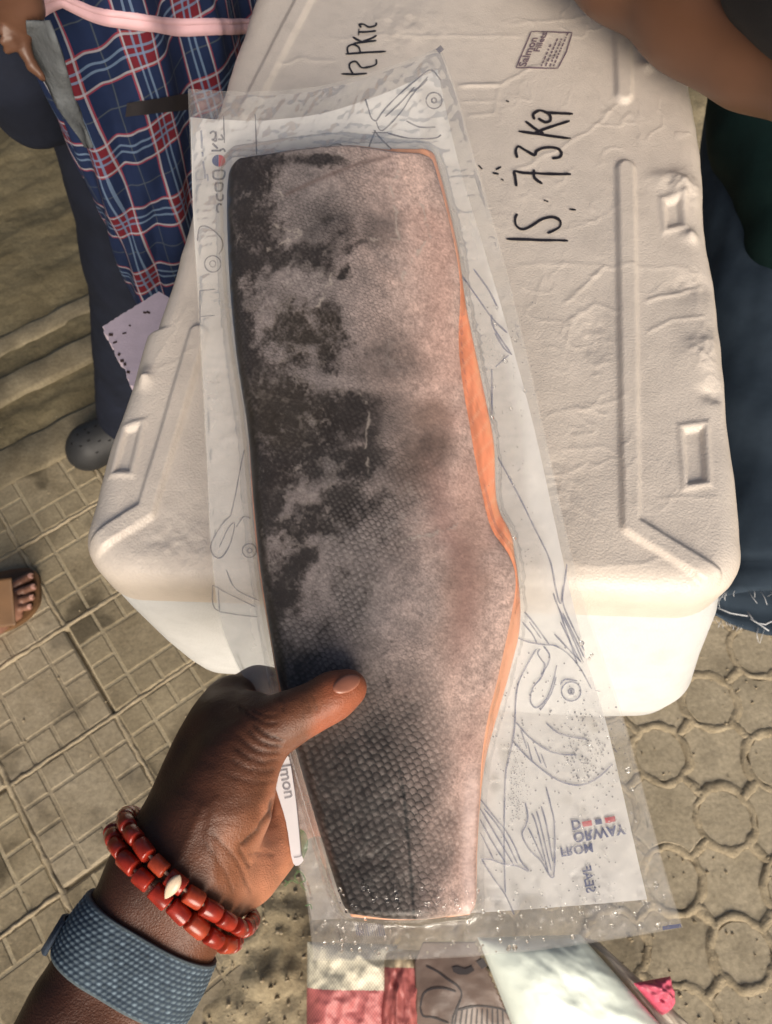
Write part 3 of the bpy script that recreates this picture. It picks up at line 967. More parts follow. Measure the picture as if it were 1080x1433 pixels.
for bl in [(500, 640, 70, 70, 0), (540, 585, 55, 35, -15), (585, 640, 42, 46, 0), (515, 740, 60, 60, 0), (500, 840, 26, 60, 6), (545, 510, 45, 40, 0), (540, 1040, 34, 50, 10), (500, 1140, 70, 110, 0), (480, 1240, 60, 60, 0), (440, 1080, 26, 80, 12), (560, 1190, 46, 110, 0), (560, 680, 50, 40, 0),
           (455, 330, 40, 30, 0), (540, 330, 24, 30, 0), (590, 1060, 40, 110, 0), (470, 960, 70, 30, 0), (430, 900, 50, 40, 0), (620, 1190, 24, 60, 20)]:
    dark2 = np.maximum(dark2, blob(*bl, soft=.6))
fine = fbm2(X * .10, Y * .10, 4, 61); fine2 = fbm2(X * .32, Y * .32, 3, 63); mott = fbm2(X * .035, Y * .035, 4, 66)
patch = fbm2(X * .05, Y * .05, 4, 55); grit_ = noise2(X * .5, Y * .5, 71)
dark = np.clip(.92 * dark + .30 * dark2 + .30 * smooth(.40, .02, U) - .08, 0, 1.2)
dark = smooth(.12, 1.12, dark + .95 * (fine - .5) + .65 * (fine2 - .5) + 1.25 * (patch - .5) + .25 * (grit_ - .5)) * np.clip(.80 + .5 * (fine2 - .4), 0, .96) * (.12 + .88 * smooth(.74, .50, U))
# grey frosty skin that turns pink to the belly side
pink = np.clip(smooth(0.36, 0.94, U + 0.10 * (mott - .5)) * (0.85 + .3 * mott), 0, 1)
grey = np.stack([126 + 0 * X, 117 + 0 * X, 116 + 0 * X], -1); pk_ = np.stack([188 + 0 * X, 163 + 0 * X, 154 + 0 * X], -1)
lowgrey = smooth(860, 1020, Y)[..., None]
grey = grey * (1 - lowgrey) + np.array([106, 95, 91.]) * lowgrey
C = grey * (1 - pink[..., None]) + pk_ * pink[..., None]
grit = noise2(X * .55, Y * .55, 7); grit2 = noise2(X * .9 + 40, Y * .9, 17)
C = C * (0.58 + 0.56 * (0.5 * fine + 0.5 * fine2) + .30 * (mott * (1 - pink * .8) + .5 * pink * .8) + .20 * (grit - .5) + .20 * (grit2 - .5))[..., None]
rosy = (smooth(.72, .95, U) * smooth(.35, .65, fbm2(X * .012 + 3, Y * .012, 3, 91)))[..., None] * .28
C = C * (1 - rosy) + np.array([186, 138, 124.]) * rosy
brown = np.maximum(blob(590, 640, 34, 40, 20, .7), np.maximum(blob(600, 585, 22, 26, 0, .7), blob(645, 820, 26, 80, 8, .8)))[..., None] * .45
C = C * (1 - brown) + np.array([118, 95, 84.]) * brown
bellyband = np.clip(np.exp(-((U - .80) / .07) ** 2) * smooth(580, 700, Y) * smooth(1000, 850, Y), 0, 1)[..., None] * .4
C = C * (1 - bellyband) + np.array([150, 112, 104.]) * bellyband
# frost contours round the dark patches
rim = .45 * np.clip(1 - np.abs(dark - 0.42) / 0.22, 0, 1) * smooth(.55, .72, fbm2(X * .06, Y * .06, 3, 73)) * smooth(860, 720, Y)
frost = np.zeros_like(X)
for pts in ([(548, 268), (553, 300), (556, 336), (545, 344), (520, 347)], [(438, 452), (455, 428), (466, 404), (470, 372)], [(388, 330), (430, 340), (405, 352), (380, 362)], [(380, 275), (400, 290), (385, 312)], [(560, 240), (548, 262)], [(590, 285), (600, 330), (574, 372), (560, 400)], [(500, 560), (520, 580), (512, 640), (520, 672)], [(455, 520), (480, 530), (470, 545)], [(555, 765), (600, 752), (640, 735)]):
    d, _ = seg_dist(X + 12 * (fine - .5), Y + 12 * (fine2 - .5), pts)
    frost = np.maximum(frost, np.exp(-(d / 1.9) ** 2) * smooth(.35, .62, fbm2(X * .09, Y * .09, 2, 81)) * .85)
# dark pigment
dk = np.array([24, 19, 17.]) + 26 * np.clip(fine2 - .3, 0, 1)[..., None]
green = (blob(430, 470, 50, 40, 0, .6) + blob(400, 580, 60, 50, 0, .6))[..., None] * .4
dk = dk * (1 - np.clip(green, 0, 1)) + np.array([46, 38, 26.]) * np.clip(green, 0, 1)
backline = smooth(0.075, 0.035, U + 0.04 * (mott - .5)) * (0.9 - .2 * smooth(850, 1000, Y))
dark = np.maximum(dark, backline)
size = np.interp(Y, [205, 700, 1000, 1280], [10.0, 12.5, 15.5, 17.5])
edgeS, hS = np.zeros_like(X), np.zeros_like(X)
for lo_, hi_, sz in ((0, 520, 7.0), (520, 760, 8.6), (760, 1010, 10.2), (1010, 1400, 12.6)):
    m = (Y >= lo_) & (Y < hi_)
    e_, h_ = scale_cells(X[m], Y[m], sz); edgeS[m] = e_; hS[m] = h_
scl = 0.34 + 0.42 * dark2 * (.4 + .6 * smooth(560, 700, Y)) + .20 * dark
scl = scl * (1 - .45 * smooth(540, 640, Y) * smooth(1040, 960, Y)) * smooth(.80, .60, U) * np.clip(3.0 * (fbm2(X * .022 + 9, Y * .022, 3, 23) - .30), .10, 1.1) * (.55 + .9 * grit)
C = C * (1 - (np.clip(dark2 * .26 * (.4 + 1.2 * fine), 0, .6))[..., None])
C = C * (1 - np.clip(edgeS * scl * .95, 0, .82)[..., None]) + 0
_band = np.exp(-(((X - np.interp(Y, [960, 1100, 1280], [530, 520, 520])) / 48) ** 2)) * smooth(960, 1050, Y)
lowdark = (np.clip(smooth(940, 1080, Y) * smooth(.70, .10, U + .30 * (mott - .5)) + .55 * _band, 0, 1.1) * np.clip(2.1 * (.5 * mott + .5 * fine) - .30, 0, 1))[..., None] * .88
C = C * (1 - lowdark) + (dk + 6) * lowdark
dk = dk + (34 * np.clip(hS - .22, 0, .5) * np.clip(3 * (fbm2(X * .03, Y * .03, 3, 37) - .38), 0, 1))[..., None] + 9 * (grit[..., None] - .5)
C = C * (1 - dark[..., None]) + dk * dark[..., None]
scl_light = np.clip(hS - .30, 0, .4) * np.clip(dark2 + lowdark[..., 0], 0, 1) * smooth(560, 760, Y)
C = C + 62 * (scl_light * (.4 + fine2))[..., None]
# lateral line
ll, lt = seg_dist(X, Y, [(512, 880), (524, 960), (552, 1030), (566, 1110), (574, 1200), (580, 1284)])
C = C * (1 - (np.exp(-(ll / 2.2) ** 2) * smooth(1040, 1110, Y) * (.45 + .55 * (np.sin(Y * .55) > -.2)) * .75)[..., None])
_rg = 1 - np.abs(2 * fbm2(X * .045 + 3, Y * .045, 4, 131) - 1); wisp = smooth(.70, 1.0, _rg) * smooth(.45, .70, fbm2(X * .16, Y * .16, 3, 35)) * smooth(.42, .60, fbm2(X * .014, Y * .014, 2, 33)) * smooth(.80, .62, U) * smooth(900, 800, Y) * (.4 + fine2)
C = C + (np.array([168, 160, 156.]) - C) * np.clip(.34 * wisp, 0, .4)[..., None]
_dia = edgeS * np.clip(_band * 1.0 + .18 * smooth(1020, 1100, Y) * smooth(.75, .55, U), 0, 1) * smooth(.32, .58, fbm2(X * .020, Y * .016, 3, 27)) * (.5 + .7 * fine)
C = C * (1 - np.clip(.72 * _dia, 0, .8))[..., None]
C = C + (26 * np.clip(hS - .34, 0, .5) * _band * smooth(1010, 1060, Y))[..., None] * 1.3
fr = np.clip(np.maximum(frost, rim * .8), 0, 1)[..., None] * .75
C = C * (1 - fr) + np.array([176, 166, 158.]) * fr
spark = (fbm2(X * .5, Y * .5, 2, 99) > .87) & (U < .7)
C = np.where(spark[..., None], C * .8 + 32, C)
for d0, d1 in (((405, 287), (470, 258)), ((470, 258), (545, 222))):      # a drag mark across the frost
    d, _ = seg_dist(X, Y, [d0, d1]); g = np.exp(-(d / 3.0) ** 2)[..., None] * .5
    C = C * (1 - g) + np.array([92, 76, 72.]) * g
painted_sheen = (smooth(.86, .94, U) * smooth(.995, .97, U) * smooth(1040, 1120, Y) * (.45 + .55 * fine))[..., None] * .85  # whitish film gloss along the right edge, painted into the skin colour
C = C * (1 - painted_sheen) + np.array([232, 208, 202.]) * painted_sheen
C = np.clip(C, 6, 235)
h = body_h(U, Vv) + 0.00005 * hS * np.clip(.25 + dark2 + lowdark[..., 0], 0, 1) + 0.0007 * (mott - .5) + 0.00018 * (fine2 - .5) + 0.00035 * fr[..., 0] * .5 - 0.0003 * dark
H0 = 0.012
P = pk(X, Y, H0) + PN * (h - H0)[..., None]
M_skin = colattr("frozen_fish_skin", 0.42, 0.45, 900, 0.12, 0.0003)
fish = thing("fish_fillet", pk(np.array(540.), np.array(750.), 0.002), "frozen salmon fillet, dark scaly skin and orange flesh edge, sealed in the clear pouch", "fish fillet")
SKIN_GAIN = 1.0
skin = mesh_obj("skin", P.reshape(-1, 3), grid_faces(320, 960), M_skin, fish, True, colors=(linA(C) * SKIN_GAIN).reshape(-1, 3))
fish_grid = (X, Y, h)

# --- flesh under the skin
U2, V2, X2, Y2 = skin_uv(120, 420, FL_L, FL_R)
Y2 = Y2 - 10 * np.exp(-((U2 - .52) / .20) ** 2) * smooth(.04, 0, V2)
h2 = body_h(U2, V2, 0.62) - 0.0006
gap = smooth(655, 690, Y2) * smooth(735, 700, Y2) * smooth(.90, .97, U2)
grain = fbm2(X2 * .25, Y2 * .03, 3, 8)
CF = np.array([232, 146, 110.]) * (0.86 + .26 * grain)[..., None]
pale = (smooth(790, 880, Y2) * 0.75 + .70 * smooth(420, 350, Y2))[..., None]
CF = CF * (1 + .16 * smooth(.93, 1.0, U2) - .10 * smooth(.60, .35, fbm2(X2 * .05, Y2 * .02, 3, 41)))[..., None]
_fat = smooth(.80, .97, np.sin((Y2 * .80 + (X2 - 600) * 1.1) * .26 + 3.0 * (fbm2(X2 * .03, Y2 * .03, 2, 61) - .5)))
CF = CF + (np.array([244, 196, 166.]) - CF) * (.38 * _fat * (.4 + .8 * fbm2(X2 * .1, Y2 * .1, 2, 62)))[..., None]
CF = CF * (1 - pale) + np.array([226, 176, 146.]) * pale
h2 = np.where(U2 < .8, h2 - .0012, h2)
P2 = pk(X2, Y2, 0.006) + PN * (h2 - 0.006 + .0006 * (grain - .5))[..., None]
bot = pk(X2, Y2, 0.006) + PN * (0.0012 - 0.006)
n2 = 120 * 420
F2 = grid_faces(120, 420)
lp = [k for k in range(120)] + [j * 120 + 119 for j in range(1, 420)] + [419 * 120 + k for k in range(118, -1, -1)] + [j * 120 for j in range(418, 0, -1)]
lp = np.array(lp)
Fb = np.stack([lp, np.arange(n2, n2 + len(lp)), np.roll(np.arange(n2, n2 + len(lp)), -1), np.roll(lp, -1)], -1)
M_flesh = colattr("salmon_flesh", 0.35, 0.5, 260, 0.15, 0.0005, 0.0)
mesh_obj("flesh", np.concatenate([P2.reshape(-1, 3), bot.reshape(-1, 3)[lp]]), np.concatenate([F2, Fb]), M_flesh, fish, True, colors=np.concatenate([linA(np.clip(CF, 5, 245)).reshape(-1, 3), linA(np.clip(CF, 5, 245)).reshape(-1, 3)[lp]]))

# --- pouch films
def film(name, white, alpha, rough, gloss, hazev=0.1, hscale=40, bstr=.12, bscale=60, masked=False):
    m, nt, bs, L = nmat(name)
    bs.inputs['Base Color'].default_value = (*white, 1); bs.inputs['Roughness'].default_value = rough
    bs.inputs['Specular IOR Level'].default_value = gloss
    n = noise_node(nt, hscale, 5, .6)
    r = ramp(nt, n.outputs['Fac'], [(0.32, max(0, alpha - hazev)), (0.68, min(1, alpha + hazev))])
    tr = nt.nodes.new('ShaderNodeBsdfTransparent'); tr.inputs[0].default_value = (.985, .985, .98, 1)
    mx = nt.nodes.new('ShaderNodeMixShader')
    fac = r.outputs[0]
    if masked:                                   # where the vacuum presses the film onto the fish it turns clear
        va = nt.nodes.new('ShaderNodeVertexColor'); va.layer_name = 'Col'
        fac = mixc(nt, 1.0, r.outputs[0], va.outputs[0], 'MULTIPLY')
    L.new(fac, mx.inputs[0]); L.new(tr.outputs[0], mx.inputs[1]); L.new(bs.outputs[0], mx.inputs[2])
    gl = nt.nodes.new('ShaderNodeBsdfGlossy'); gl.inputs['Roughness'].default_value = rough * .6
    fr_ = nt.nodes.new('ShaderNodeFresnel'); fr_.inputs[0].default_value = 1.35
    sc_ = nt.nodes.new('ShaderNodeMath'); sc_.operation = 'MULTIPLY'; sc_.inputs[1].default_value = gloss
    L.new(fr_.outputs[0], sc_.inputs[0])
    m2 = nt.nodes.new('ShaderNodeMixShader')
    L.new(sc_.outputs[0], m2.inputs[0]); L.new(mx.outputs[0], m2.inputs[1]); L.new(gl.outputs[0], m2.inputs[2])
    n2_ = noise_node(nt, bscale, 4, .6)
    bn = bump(nt, bs, n2_.outputs['Fac'], bstr, 0.0015)
    L.new(bn, gl.inputs['Normal']); L.new(bn, fr_.inputs['Normal'])
    L.new(m2.outputs[0], nt.nodes['Material Output'].inputs['Surface'])
    return m
M_film = film("clear_film", (.80, .80, .82), 0.09, 0.20, .30, 0.06, 45, .10, 60, True)
M_back = film("clear_back_film", (.84, .81, .76), 0.16, 0.35, .25, 0.07, 30)
M_white = film("white_printed_film", (.88, .86, .835), 0.76, 0.5, .25, 0.10, 14, .12, 60, True)

PO_L = [(262, 122), (265, 200), (269, 300), (277, 450), (285, 600), (292, 750), (305, 862), (325, 920), (352, 972), (378, 1030), (392, 1090), (402, 1150), (416, 1210), (428, 1260), (438, 1346)]
PO_R = [(616, 64), (640, 130), (662, 210), (700, 340), (735, 480), (762, 600), (788, 720), (812, 820), (845, 920), (878, 1020), (908, 1130), (932, 1220), (957, 1299)]
PR_L = [(266, 163), (268, 240), (271, 320), (279, 450), (287, 600), (294, 750), (307, 862), (327, 920), (354, 972), (380, 1030), (394, 1090), (404, 1150), (418, 1210), (428, 1250), (436, 1288)]
PR_R = [(612, 96), (628, 170), (645, 240), (672, 330), (705, 440), (743, 580), (768, 690), (790, 793), (806, 860), (822, 925), (848, 1010), (872, 1110), (890, 1190), (906, 1259)]
def pouch_grid(L_, R_, nu, nv, top_sag, bot_sag):
    v = np.linspace(0, 1, nv); u = np.linspace(0, 1, nu)
    lx, ly = smooth_side(L_, v); rx, ry = smooth_side(R_, v)
    Ug, Vg = np.meshgrid(u, v)
    Xg = lx[:, None] * (1 - Ug) + rx[:, None] * Ug; Yg = ly[:, None] * (1 - Ug) + ry[:, None] * Ug
    Yg = Yg + top_sag * np.sin(np.pi * np.clip(Ug, 0, 1)) ** 1.0 * (1 - Vg) ** 6 + bot_sag * np.sin(np.pi * Ug) * Vg ** 6
    return Ug, Vg, Xg, Yg
# height of the fish in the picture grid, spread a little so that the film tents over it
hx, hy = 360, 478
img = np.zeros((hy, hx))
ii = np.clip((fish_grid[1] / 3).astype(int), 0, hy - 1); jj = np.clip((fish_grid[0] / 3).astype(int), 0, hx - 1)
np.maximum.at(img, (ii.ravel(), jj.ravel()), fish_grid[2].ravel())
ii = np.clip((Y2 / 3).astype(int), 0, hy - 1); jj = np.clip((X2 / 3).astype(int), 0, hx - 1)
np.maximum.at(img, (ii.ravel(), jj.ravel()), h2.ravel())
def dil(a, n):
    for _ in range(n):
        a = np.maximum.reduce([a, np.roll(a, 1, 0), np.roll(a, -1, 0), np.roll(a, 1, 1), np.roll(a, -1, 1)])
    return a
def blur(a, n):
    for _ in range(n):
        a = (2 * a + np.roll(a, 1, 0) + np.roll(a, -1, 0)) / 4
        a = (2 * a + np.roll(a, 1, 1) + np.roll(a, -1, 1)) / 4
    return a
solid = dil(img, 2)
tent = np.maximum(blur(dil(img, 2), 3), blur(solid, 1) + .0002)
near = blur((dil(img, 14) > 0).astype(float), 10)
def samp(a, x, y):
    x = np.clip(x / 3, 0, hx - 2.001); y = np.clip(y / 3, 0, hy - 2.001)
    i, j = np.floor(y).astype(int), np.floor(x).astype(int); fy, fx = y - i, x - j
    return (a[i, j] * (1 - fx) + a[i, j + 1] * fx) * (1 - fy) + (a[i + 1, j] * (1 - fx) + a[i + 1, j + 1] * fx) * fy

pouch = thing("fish_pouch", pk(np.array(560.), np.array(700.), 0.0), "clear vacuum pouch printed with blue fish drawings, held over the white foam box", "vacuum pouch")
Ug, Vg, Xg, Yg = pouch_grid(PO_L, PO_R, 240, 620, 26, 14)
wr = (fbm2(Xg * .030, Yg * .012, 4, 5) - .5) * .0030 + np.abs(fbm2(Xg * .05 + Yg * .02, Yg * .035, 3, 15) - .5) * -.0022
nr = samp(near, Xg, Yg); tn = samp(tent, Xg, Yg)
off = smooth(0, .02, Ug) * smooth(1, .98, Ug)
rad = (fbm2((Xg + Yg * .2) * .02, Yg * .11, 3, 19) - .5) * .0010 * nr * smooth(.0045, .002, tn)
hf = tn + .0007 + np.where(tn > .004, 0.12 * wr, .0012 + 1.2 * wr + 1.6 * rad) * off
sag = lambda xx, yy: .004 * np.sin(xx * .006 + 1) * 0
Pf = pk(Xg, Yg, 0.006) + PN * (hf - 0.006)[..., None]
clr = (0.10 + .90 * smooth(.007, .003, tn))[..., None] * np.ones(3)
front = mesh_obj("front_film", Pf.reshape(-1, 3), grid_faces(240, 620), M_film, pouch, True, colors=clr.reshape(-1, 3))
Ub, Vb, Xb, Yb = pouch_grid(PO_L, PO_R, 120, 300, 26, 14)
hb = (fbm2(Xb * .02, Yb * .012, 4, 35) - .5) * .0012
mesh_obj("back_film", (pk(Xb, Yb, 0.0) + PN * (hb - .0012)[..., None]).reshape(-1, 3), grid_faces(120, 300), M_back, pouch)
Ub, Vb, Xb, Yb = pouch_grid(PR_L, PR_R, 120, 300, 30, 4)
def hprint(X_, Y_): return (fbm2(X_ * .02, Y_ * .012, 4, 35) - .5) * .0012 + np.abs(fbm2(X_ * .028, Y_ * .028, 3, 44) - .5) * -.0006
_cl = np.maximum(smooth(.40, .18, Ub) * smooth(300, 400, Yb) * .66, samp(near, Xb, Yb) * .62 * smooth(960, 760, Yb + 0 * Xb) * smooth(180, 240, Yb))
_cl = np.maximum(_cl, .45 * smooth(.62, .78, fbm2(Xb * .02, Yb * .015, 3, 52)))
mesh_obj("printed_film", (pk(Xb, Yb, 0.0) + PN * (hprint(Xb, Yb) - .0006)[..., None]).reshape(-1, 3), grid_faces(120, 300), M_white, pouch, colors=((1 - _cl)[..., None] * np.ones(3)).reshape(-1, 3))

def ink(name, col, a=0.8):
    m, nt, bs, L = nmat(name)
    bs.inputs['Base Color'].default_value = (*col, 1); bs.inputs['Roughness'].default_value = .6
    tr = nt.nodes.new('ShaderNodeBsdfTransparent'); mx = nt.nodes.new('ShaderNodeMixShader')
    n = noise_node(nt, 120, 3)
    r = ramp(nt, n.outputs['Fac'], [(.3, a - .2), (.7, min(1, a + .15))])
    L.new(r.outputs[0], mx.inputs[0]); L.new(tr.outputs[0], mx.inputs[1]); L.new(bs.outputs[0], mx.inputs[2])
    L.new(mx.outputs[0], nt.nodes['Material Output'].inputs['Surface'])
    return m
M_ink = ink("blue_grey_ink", (0.11, 0.13, 0.24), .56)
M_inkgrey = ink("grey_ink", (0.10, 0.105, 0.14), .55)
M_red = ink("red_ink", (0.55, 0.05, 0.07), .8)
M_navy = ink("navy_ink", (0.06, 0.08, 0.2), .8)
M_green = ink("green_ink", (0.10, 0.22, 0.08), .6)
def onprint(px, py):
    px = np.asarray(px, float); py = np.asarray(py, float)
    return pk(px, py, 0.0) + PN * (hprint(px, py) + .0001)[..., None]

def draw(rows, w, m, org, sc, n=5, name="fish_print"):
    return strokes(name, rows, w, m, pouch, onprint, org, sc, n)
big = [[(330, 262), (290, 330), (255, 405), (243, 480), (240, 570), (230, 650), (213, 725), (200, 800), (195, 1000)], [(240, 210), (290, 232), (340, 242), (380, 246), (410, 250), (460, 282), (510, 340), (560, 430)],
       [(345, 262), (335, 282), (352, 310), (365, 332), (350, 382), (315, 425), (305, 482), (330, 508), (372, 470), (400, 395), (415, 330)], [(360, 252), (385, 290), (375, 332), (350, 370)], [(345, 520), (390, 452), (412, 380)],
       circ(475, 440, 40, 18), circ(475, 440, 12, 10), circ(475, 440, 4, 6), [(430, 412), (450, 390), (500, 396)], [(370, 572), (430, 618), (540, 640)],
       [(245, 570), (300, 632), (370, 682), (430, 702), (500, 705)], [(235, 652), (300, 722), (400, 800), (480, 830), (540, 825), (600, 790), (646, 745)],
       [(265, 600), (290, 680)], [(292, 652), (312, 730)], [(322, 672), (350, 742)], [(350, 702), (372, 760)],
       [(370, 840), (390, 920), (405, 1000), (404, 1190), (388, 1213), (350, 1150), (300, 1100), (270, 1040), (285, 1000), (294, 960), (283, 905)], [(310, 950), (330, 1000), (380, 1200)], [(330, 940), (350, 1010), (392, 1190)], [(350, 920), (372, 1000), (398, 1150)], [(295, 1010), (320, 1060), (360, 1150)],
       [(95, 890), (150, 960), (200, 1020), (240, 1090), (265, 1150), (298, 1190), (250, 1170), (190, 1160), (140, 1142), (102, 1140)], [(95, 930), (160, 1040), (235, 1165)], [(95, 975), (140, 1060), (200, 1155)], [(96, 1030), (150, 1140)], [(110, 930), (180, 1020), (250, 1160)],
       [(100, 1140), (150, 1220), (200, 1290), (236, 1372)], [(196, 1162), (200, 1280)], [(195, 1000), (196, 1160)],
       [(280, 108), (330, 170), (382, 244)], [(270, 150), (312, 200), (332, 240)], [(300, 150), (350, 220)],
       [(400, 30), (420, 85), (470, 190), (522, 312)], [(440, 0), (446, 90), (530, 270)], [(420, 85), (500, 322)], [(440, 112), (530, 300)], [(405, 200), (460, 260), (522, 322)], [(430, 150), (512, 315)], [(575, 437), (596, 440)]]
draw(big, 2.2, M_ink, (640, 820), 2.984)
up = [[(160, 0), (166, 42), (226, 132)], [(180, 470), (240, 580), (300, 700), (350, 805), (370, 900), (386, 950), (400, 870), (406, 820)], [(160, 180), (160, 330)], [(172, 172), (215, 132)], [(60, -130), (110, -60), (160, 10), (210, 60)], [(100, -150), (150, -80), (180, -20)], [(170, 60), (200, 110), (226, 132)]]
draw(up, 2.4, M_ink, (620, 440), 2.348)
topf = [[(165, 375), (176, 410), (188, 446), (206, 458)], [(206, 458), (240, 410), (300, 350), (360, 300), (412, 264), (450, 304)], [(206, 460), (230, 492), (300, 422), (340, 362), (402, 290)], [(240, 440), (300, 385), (350, 330)], [(250, 502), (330, 522), (420, 524), (452, 510)], [(320, 456), (370, 480), (430, 480)], circ(425, 380, 30, 16), circ(425, 379, 9, 8),
        [(196, 490), (230, 530), (272, 570)], [(204, 490), (184, 540), (166, 600)], [(0, 582), (30, 552), (70, 546), (100, 580)], [(190, 500), (250, 500)], [(330, 350), (370, 330), (400, 300)]]
draw(topf, 2.2, M_inkgrey, (450, 0), 2.7)
lf = [[(30, 385), (36, 350), (60, 350), (90, 376), (96, 400), (86, 420)], circ(70, 445, 21, 14), circ(70, 445, 8, 8), [(35, 515), (76, 510)], [(36, 515), (37, 600)], [(38, 582), (76, 578)], [(152, 928), (140, 985), (130, 1040), (116, 1100)], [(116, 1100), (95, 1120), (66, 1170), (70, 1200), (92, 1208), (116, 1170), (126, 1120), (110, 1132), (86, 1182)],
      [(130, 1130), (150, 1102), (168, 1106)], circ(165, 1190, 18, 12), circ(166, 1190, 6, 8), [(105, 1240), (130, 1290), (190, 1320)], [(70, 1280), (110, 1302), (180, 1336)], [(70, 1280), (75, 1340), (130, 1356), (186, 1362)], [(84, 1290), (88, 1346)], [(98, 60), (100, 130)], [(180, 55), (184, 160)]]
draw(lf, 1.8, M_inkgrey, (260, 130), 1.858)
b = MB()
for k in range(520):
    x, y = rng.uniform(690, 880), rng.uniform(900, 1270)
    if x > np.interp(y, [900, 1260], [815, 900]): continue
    if k > 260: x, y = rng.normal(820, 22), rng.normal(1050, 32)
    s = rng.uniform(.6, 1.7); b.add(onprint(*np.array(circ(x, y, s, 6)[:-1]).T), [tuple(range(6))])
for k in range(220):
    x, y = rng.normal(722, 9), rng.uniform(1030, 1150); s = rng.uniform(.5, 1.1); b.add(onprint(*np.array(circ(x, y, s, 5)[:-1]).T), [tuple(range(5))])
for k in range(220):
    x, y = rng.uniform(640, 770), rng.uniform(420, 800)
    s = rng.uniform(.4, 1.0); b.add(onprint(*np.array(circ(x, y, s, 5)[:-1]).T), [tuple(range(5))])
b.build("printed_dots", M_inkgrey, pouch)
# the seafood emblem, mirrored as it shows through the film
ux = np.array([.985, -.17]); uy = np.array([.17, .985])
text_mesh("emblem_lettering", "D", (798, 1149), ux, uy, 18.5, M_navy, pouch, onprint, 0.035)
text_mesh("emblem_lettering", "ORWAY", (801, 1166), ux, uy, 19.5, M_navy, pouch, onprint, 0.035)
u3 = np.array([.985, -.15])
text_mesh("emblem_lettering", "FROM", (783, 1187), u3, np.array([.15, .985]), 17.5, M_navy, pouch, onprint, 0.03)
text_mesh("emblem_lettering", "SEAF", (821, 1250), np.array([-.18, -.98]), np.array([.98, -.18]), 18, M_navy, pouch, onprint, 0.025, 1.0)
for (x0, y0, w_, m_) in ((814, 1150, 13.5, M_red), (832, 1147, 9.5, M_navy), (846, 1144.5, 14.5, M_red)):
    b = MB(); a0 = np.array([x0, y0]); q = np.array([a0, a0 + ux * w_, a0 + ux * w_ + uy * 7.5, a0 + uy * 7.5]); b.add(onprint(q[:, 0], q[:, 1]), [(0, 1, 2, 3)])
    b.build("emblem_bar", m_, pouch)
# upright lettering by the left edge, with a round two-coloured letter
b = MB(); z = lambda X_, Y_: (260 + X_ / 8.95, 150 + Y_ / 8.95)
for pts in ([(415, 1310), (395, 1310), (390, 1250), (410, 1215), (450, 1225)], [(465, 1095), (462, 1150), (430, 1170), (395, 1150), (385, 1085)], [(365, 960), (455, 960), (455, 1030), (420, 1055), (375, 1040), (370, 965)], [(350, 800), (345, 880), (385, 905), (440, 905), (478, 880), (478, 800), (352, 800)], [(320, 545), (440, 545)], [(420, 545), (470, 525), (490, 560)], [(300, 330), (340, 300), (372, 340), (350, 400), (320, 400)], [(330, 400), (380, 420), (372, 300)], [(400, 400), (462, 400), (440, 340)], [(330, 450), (400, 520)]):
    b.ribbon(curve([z(*p) for p in pts], 4), 2.9, onprint)
b.build("brand_lettering", M_inkgrey, pouch)
b = MB(); q = [z(410 + 82 * math.cos(a), 672 + 75 * math.sin(a)) for a in np.linspace(math.pi / 2, 3 * math.pi / 2, 14)]
b.add(onprint(*np.array(q).T), [tuple(range(14))]); b.build("brand_lettering", M_navy, pouch)
b = MB(); q = [z(412 + 82 * math.cos(a), 672 + 75 * math.sin(a)) for a in np.linspace(-math.pi / 2, math.pi / 2, 14)]
b.add(onprint(*np.array(q).T), [tuple(range(14))]); b.build("brand_lettering", M_red, pouch)
b = MB()
for (x0, y0, x1, y1) in ((190, 290, 200, 520), (205, 560, 210, 620), (215, 680, 245, 900), (265, 840, 280, 930)):
    b.ribbon([np.array(z(x0, y0)), np.array(z((x0 + x1) / 2 + 3, (y0 + y1) / 2)), np.array(z(x1, y1))], 2.8, onprint)
b.build("brand_lettering", ink("pale_grey_ink", (.3, .32, .40), .5), pouch)
# bottom edge: bar code, seal mark
b = MB()
for k in range(13):
    x0 = 496 + k * 3.2; b.ribbon([np.array([x0, 1290 + k * .2]), np.array([x0 + 4, 1309 + k * .1])], random.choice((1.0, 1.5, 2.0)), lambda X_, Y_: pk(X_, Y_, .0012))
b.build("bar_code", M_ink, pouch)
b = MB(); b.ribbon([np.array([927, 1299]), np.array([953, 1295])], 5.5, lambda X_, Y_: pk(X_, Y_, .0014)); b.build("seal_mark", M_navy, pouch)
b = MB(); b.ribbon([np.array([612, 72]), np.array([619, 66])], 8, lambda X_, Y_: pk(X_, Y_, .0014)); b.build("seal_mark", ink("grey_seal_ink", (.12, .12, .16), .6), pouch)
# folded white print at the left edge, with the end of a word
M_lab = simple("white_label_print", (.80, .79, .82), .45, .04, 60)
LBH = .0035
onlab = lambda X_, Y_: pk(X_, Y_, LBH + .0003)
ls = [(393, 1052), (404, 1060), (414, 1120), (421, 1190), (424, 1205), (410, 1208), (400, 1150), (385, 1100), (378, 1062)]
ls = curve(ls + [ls[0]], 4)[:-1]
b = MB(); b.add(pk(*np.array(ls).T, LBH), [tuple(range(len(ls)))]); b.build("printed_label", M_lab, pouch, False)
text_mesh("label_lettering", "lmon", (390, 1071), np.array([.18, .98]), np.array([.98, -.18]), 24, M_inkgrey, pouch, onlab, .015)
b = MB(); b.ribbon(curve([(406, 1062), (415, 1125), (421, 1190), (420, 1198), (411, 1200)], 4), 1.6, onlab); b.build("label_border", M_inkgrey, pouch)
b = MB(); q = curve([(419, 1160), (428, 1166), (431, 1182), (427, 1196), (423, 1200), (420, 1180)], 3); b.add(pk(*np.array(q).T, .0012), [tuple(range(len(q)))])
